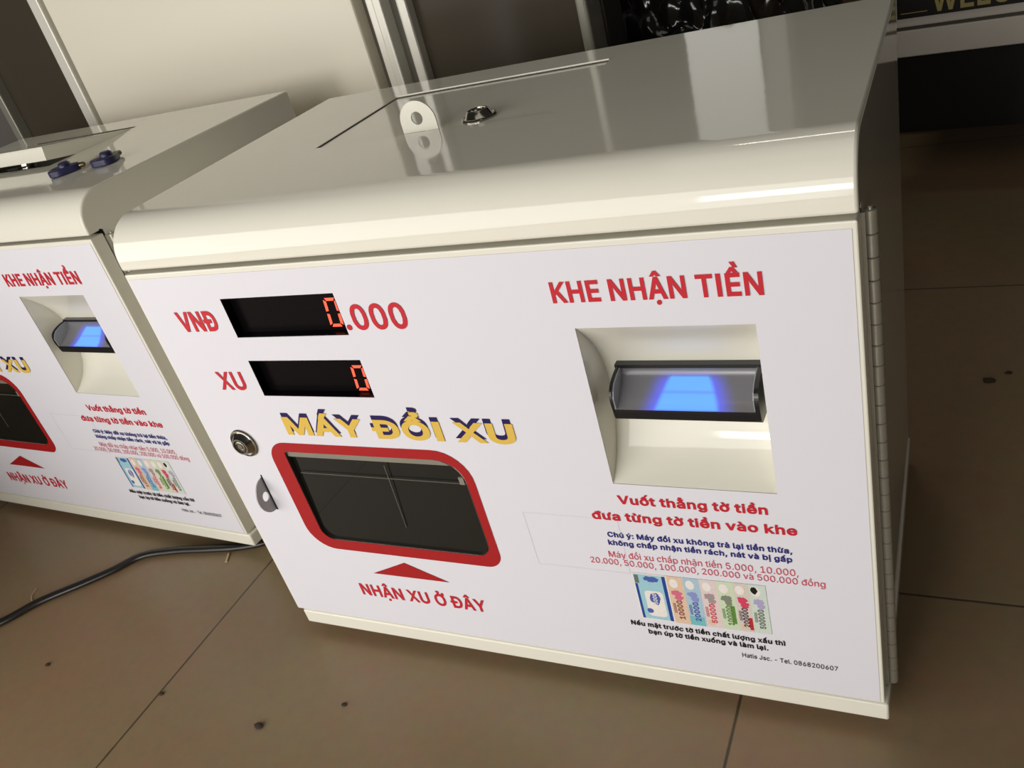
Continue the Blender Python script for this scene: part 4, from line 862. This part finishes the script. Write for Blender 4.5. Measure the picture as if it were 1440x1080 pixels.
    mb = MB(); mb.slab([out, hol], lambda u, w: (u, yt - .0006, w), lambda u, w: (u, yt + .0006, w))
    mb.build('lid_pull_tab', M['paint'], lid, bevel=0.0002)
    return root


machine = make_machine()
tag(machine, 'nearer white coin exchange machine whose whole front with two red zero displays is seen', 'coin machine', 'white coin exchange machines on the floor')
rear = copy_tree(machine)
TH = -0.05087
rear.location = (-0.1306 - 0.5 * math.cos(TH), 0.0833 - 0.5 * math.sin(TH), 0)
rear.rotation_euler = (0, 0, TH)
tag(rear, 'white coin exchange machine set back at the left with its top lid raised', 'coin machine', 'white coin exchange machines on the floor')
for c in children(rear):
    if c.name.split('.')[0] == 'door':
        for k in children(c):
            if k.name.split('.')[0] in ('lettering', 'lettering_shadow', 'banknote_picture', 'arrow_mark'): k.location = (0.002, 0, -0.0055)
    if c.name.split('.')[0] == 'lid_highlight_strip':
        bpy.data.objects.remove(c); continue
    if c.name.split('.')[0] == 'lid':
        c.rotation_euler = (math.radians(-9.7), 0, 0)
        for k in children(c):
            if k.name.startswith('lid_lock') or k.name.startswith('lid_pull'):
                for q in children(k): bpy.data.objects.remove(q)
                bpy.data.objects.remove(k)


def rear_at(x, y, z):
    c, s = math.cos(TH), math.sin(TH)
    return (rear.location.x + c * x - s * y, rear.location.y + s * x + c * y, z)


# ------------------------------------------------------------------ keys on the rear machine's top
def make_key(name):
    k = empty(name, (0, 0, 0))
    mb = MB()
    outl = []
    for j in range(28):
        a = 2 * math.pi * j / 28
        rr = 1.0 + 0.12 * math.cos(3 * a)
        outl.append((0.0150 * rr * math.cos(a), 0.0122 * rr * math.sin(a)))
    hole = [(-0.0085 + .0022 * math.cos(a * math.pi / 6), .0022 * math.sin(a * math.pi / 6)) for a in range(12)]
    mb.slab([outl, hole], lambda u, w: (u, w, 0.0005), lambda u, w: (u, w, 0.0066))
    mb.build('key_head', M['key_blue'], k, bevel=0.0018, segs=3, smooth=40)
    mb = MB()
    mb.lathe([(0.0, 0.0048), (0.0062, 0.0060), (0.0060, 0.0092), (0.0045, 0.0108), (0.0, 0.0110)], (0.003, 0.0, 0.0), 'z', 20)
    mb.build('key_collar', M['key_blue'], k, smooth=40)
    mb = MB()
    mb.lathe([(0.0018, 0.0), (0.0025, 0.001), (0.0025, 0.0075), (0.0021, 0.0085), (0.0015, 0.0085), (0.0013, 0.006)], (0.013, 0, 0.0036), 'x', 16)
    mb.box(0.0190, 0.0210, 0.0020, 0.0040, 0.0028, 0.0044)
    mb.build('key_barrel', M['brass'], k, smooth=40)
    return k


TOPZ = ZT + ZF
k1 = make_key('cabinet_key')
k1.location = rear_at(0.386, 0.0825, TOPZ); k1.rotation_euler = (0, 0, TH + math.radians(38))
tag(k1, 'blue-headed barrel key lying on the rear machine top, nearer its raised lid', 'key', 'blue keys on the machine top')
k2 = copy_tree(k1)
k2.location = rear_at(0.4320, 0.0990, TOPZ); k2.rotation_euler = (0, 0, TH + math.radians(100))
tag(k2, 'blue-headed barrel key lying on the rear machine top, nearer its right edge', 'key', 'blue keys on the machine top')

# ------------------------------------------------------------------ floor and things on it
mb = MB(); mb.box(-4, 4, -4, 4, -0.05, 0.0)
tag(mb.build('floor', M['floor']), kind='structure')

cord = [(-0.56, -0.20), (-0.45, -0.125), (-0.388, -0.066), (-0.362, -0.028), (-0.328, 0.005), (-0.303, 0.031), (-0.283, 0.056), (-0.243, 0.070), (-0.198, 0.079), (-0.158, 0.088), (-0.128, 0.103), (-0.095, 0.145), (-0.075, 0.22), (-0.065, 0.31), (-0.05, 0.40), (-0.02, 0.47)]
pts = [(p[0], p[1], 0.0040) for p in spline(cord, 6)]
mb = MB(); mb.tube(pts, (0.0050, 0.0036), 12)
tag(mb.build('power_cord', M['cord'], smooth=60), 'black power cord running across the tiles and between the two machines', 'cord')

mb = MB(); mb.tube([(-.170, .0785, .0010), (-.163, .066, .0012)], (.0014, .0008), 8)
tag(mb.build('straw_bit', M['straw'], smooth=60), 'pale straw bit lying across the cord beside the rear machine', 'straw')
mb = MB(); mb.tube(spline([(-.392, -.010, .0008), (-.388, -.020, .0010), (-.379, -.027, .0010), (-.368, -.031, .0008)], 4), .0006, 6)
tag(mb.build('straw_bit', M['straw'], smooth=60), 'thin curved pale thread lying left of the cord bend', 'straw')

crumbs = [((68, 935), -.268, -.095, .0026, 'dark crumb on the tile below the cord at the far left'), ((365, 1021), .020, -.103, .0042, 'largest brown crumb on the floor tile at the bottom of the picture'),
          ((228, 976), -.104, -.096, .0026, 'dark crumb lying on the grout line left of the front machine'), ((1391, 536), .567, .432, .0050, 'dark crumb on the shaded floor right of the front machine, the larger of two'),
          ((1419, 525), .585, .447, .0030, 'dark crumb on the shaded floor at the far right, the smaller of two'), ((485, 991), .086, -.067, .0022, 'dark sliver on the floor just below the front machine')]
rnd = random.Random(2)
for _, x, y, r, lab in crumbs:
    mb = MB()
    rows = []
    for i in range(5):
        a = math.pi * i / 4
        rows.append([(x + r * math.sin(a) * math.cos(b * math.pi / 4) * (1 + .5 * rnd.random()), y + .7 * r * math.sin(a) * math.sin(b * math.pi / 4) * (1 + .4 * rnd.random()), r * .32 * (1 - math.cos(a)) * .9) for b in range(8)])
    mb.grid(rows, True)
    tag(mb.build('crumb', M['crumb'], smooth=70), lab, 'crumb', 'dirt crumbs on the floor')

# ------------------------------------------------------------------ setting behind the machines
YW = 0.50
WT = 2.2
mb = MB(); mb.box(-3.2, 0.20, YW + 0.045, YW + 0.10, 0, WT)
tag(mb.build('wall_back', M['back_dark']), kind='structure')
mb = MB(); mb.box(-3.2, 4.0, 3.2, 3.3, 0, WT)
tag(mb.build('wall_rear', M['back_dark']), kind='structure')

mb = MB(); mb.box(-1.05, -0.47, -0.32, -0.26, 0.0, 0.34)  # unseen low partition, added to shade the rear machine's lower left
tag(mb.build('added_shade_wall', M['cream'], bevel=0.003), kind='structure')

# cream door panel with its stile
mb = MB(); mb.box(-0.5610, -0.080, YW, YW + 0.04, 0.02, WT)
d1 = tag(mb.build('door_1', M['cream'], bevel=0.003), kind='structure')
mb = MB(); mb.box(-0.5655, -0.5615, YW + 0.012, YW + 0.044, 0.0, WT)
mb.build('door_groove', M['alu_dark'], d1)
mb = MB(); mb.box(-0.5850, -0.5655, YW - 0.004, YW + 0.044, 0.0, WT)
tag(mb.build('trim_1', M['alu'], bevel=0.002), kind='structure')
# dark window left of the door
mb = MB(); mb.box(-0.745, -0.5850, YW + 0.018, YW + 0.024, 0.385, WT)
w1 = tag(mb.build('window_1', M['pane_dark']), kind='structure')
mb = MB(); mb.box(-0.760, -0.5850, YW - 0.002, YW + 0.04, 0.0, 0.387)
mb.build('window_rail', M['alu'], w1, bevel=0.002)
mb = MB(); mb.box(-0.760, -0.745, YW + 0.002, YW + 0.04, 0.387, WT)
mb.build('window_stile', M['tray_grey'], w1, bevel=0.002)
mb = MB(); mb.box(-2.2, -0.760, YW + 0.018, YW + 0.024, 0.0, WT)
tag(mb.build('window_2', M['pane_grey']), kind='structure')
# frame right of the door and the brown glass panel
mb = MB()
mb.box(-0.080, -0.066, YW + 0.022, YW + 0.044, 0, WT)
tag(mb.build('trim_2', M['alu_dark']), kind='structure')
mb = MB(); mb.box(-0.066, -0.050, YW + 0.006, YW + 0.044, 0, WT); mb.box(-0.050, -0.039, YW - 0.006, YW + 0.044, 0, WT)
tag(mb.build('trim_3', M['alu'], bevel=0.002), kind='structure')
mb = MB(); mb.box(0.002 - 0.014, 0.186, YW + 0.018, YW + 0.024, 0.0, WT)
w3 = tag(mb.build('window_3', M['pane_dark']), kind='structure')
mb = MB(); mb.box(-0.039, -0.0245, YW + 0.014, YW + 0.044, 0, WT)
mb.build('window_stile', M['alu_dark'], w3)
mb = MB(); mb.box(-0.0245, -0.012, YW + 0.002, YW + 0.044, 0, WT)
mb.build('window_stile', M['alu'], w3, bevel=0.003)
mb = MB(); mb.box(0.186, 0.198, YW + 0.000, YW + 0.044, 0, WT)
mb.build('window_stile', M['tray_grey'], w3, bevel=0.003)

# black bin bag behind the front machine
bm = bmesh.new()
bmesh.ops.create_icosphere(bm, subdivisions=6, radius=1.0)
for v in bm.verts:
    p = v.co.copy()
    n1 = noise.noise(p * 1.7 + Vector((3, 1, 7))) * 0.16
    rdg = abs(noise.noise(Vector((p.x * 5.0, p.y * 5.0, p.z * 3.0)) + Vector((9, 2, 4))))
    rd2 = abs(noise.noise(p * 11.0 + Vector((1, 8, 2))))
    rr = 1.0 + n1 - 0.10 * (1 - rdg * 2.2) ** 2 + 0.04 * rd2
    v.co = Vector((p.x * 0.155 * rr, p.y * 0.13 * rr, p.z * 0.235 * rr))
zmin = min(v.co.z for v in bm.verts)
for v in bm.verts:
    v.co.z -= zmin
    if v.co.z < 0.02: v.co.z = v.co.z * 0.3
for f in bm.faces: f.smooth = True
me = bpy.data.meshes.new('bin_bag'); bm.to_mesh(me); bm.free(); me.materials.append(M['bag'])
bag = bpy.data.objects.new('bin_bag', me); COL.objects.link(bag); bag.location = (0.262, 0.745, 0.0)
tag(bag, 'shiny crumpled black bin bag standing behind the front machine', 'bag')

mb = MB(); mb.box(0.262, 0.302, 1.04, 1.12, 0, 1.6)
tag(mb.build('pillar', M['pillar'], bevel=0.006), 'pale grey square pillar rising behind the black bin bag', 'pillar')

# low white display counter with a WELCOME sign
CT = empty('display_counter', (0.458, 1.0, 0.0), -0.1398)
tag(CT, 'low white counter carrying a black sign in the shade at the far right', 'counter')
z0 = 0.1590 + ZF
mb = MB(); mb.box(-0.03, 1.3, 0.0, 0.45, z0 - 0.003, z0 + 0.0335)
mb.build('bottom_rail', M['counter'], CT, bevel=0.0015)
mb = MB(); mb.box(-0.03, 1.3, 0.004, 0.45, z0 + 0.0335, z0 + 0.0385)
mb.build('groove', M['alu_dark'], CT)
mb = MB(); mb.box(-0.03, 1.3, 0.0, 0.45, z0 + 0.0385, z0 + 0.125)
mb.build('front_panel', M['counter'], CT, bevel=0.0015)
mb = MB(); mb.box(-0.02, 1.29, 0.02, 0.43, z0 + 0.125, z0 + 0.14)
mb.build('counter_top', M['counter'], CT, bevel=0.002)
mb = MB(); mb.box(-0.25, 1.29, 0.22, 0.24, 0.0, z0 - 0.003)  # black board standing in for the deep shade under the counter
mb.build('undershade_board', M['sign_black'], CT)
for lx in (0.02, 1.22):
    for ly_ in (0.30, 0.41):
        mb = MB(); mb.box(lx, lx + 0.03, ly_, ly_ + 0.03, 0.0, z0 - 0.003)
        mb.build('leg', M['sign_black'], CT)
mb = MB(); mb.box(0.001, 0.46, -0.002, 0.0, z0 + 0.0505, z0 + 0.1055)
sg = mb.build('sign', M['sign_black'], CT)
mb = MB(); letters(mb, 'WELCOME', 0.046, 0.218, z0 + 0.0548 - ZF, 0.030, 0.02, -0.0026)
mb.build('sign_lettering', M['gold'], sg, weld=False)
mb = MB(); mb.box(0.006, 0.040, -0.0026, -0.002, z0 + 0.0570, z0 + 0.0580)
mb.build('sign_rule', M['gold'], sg)
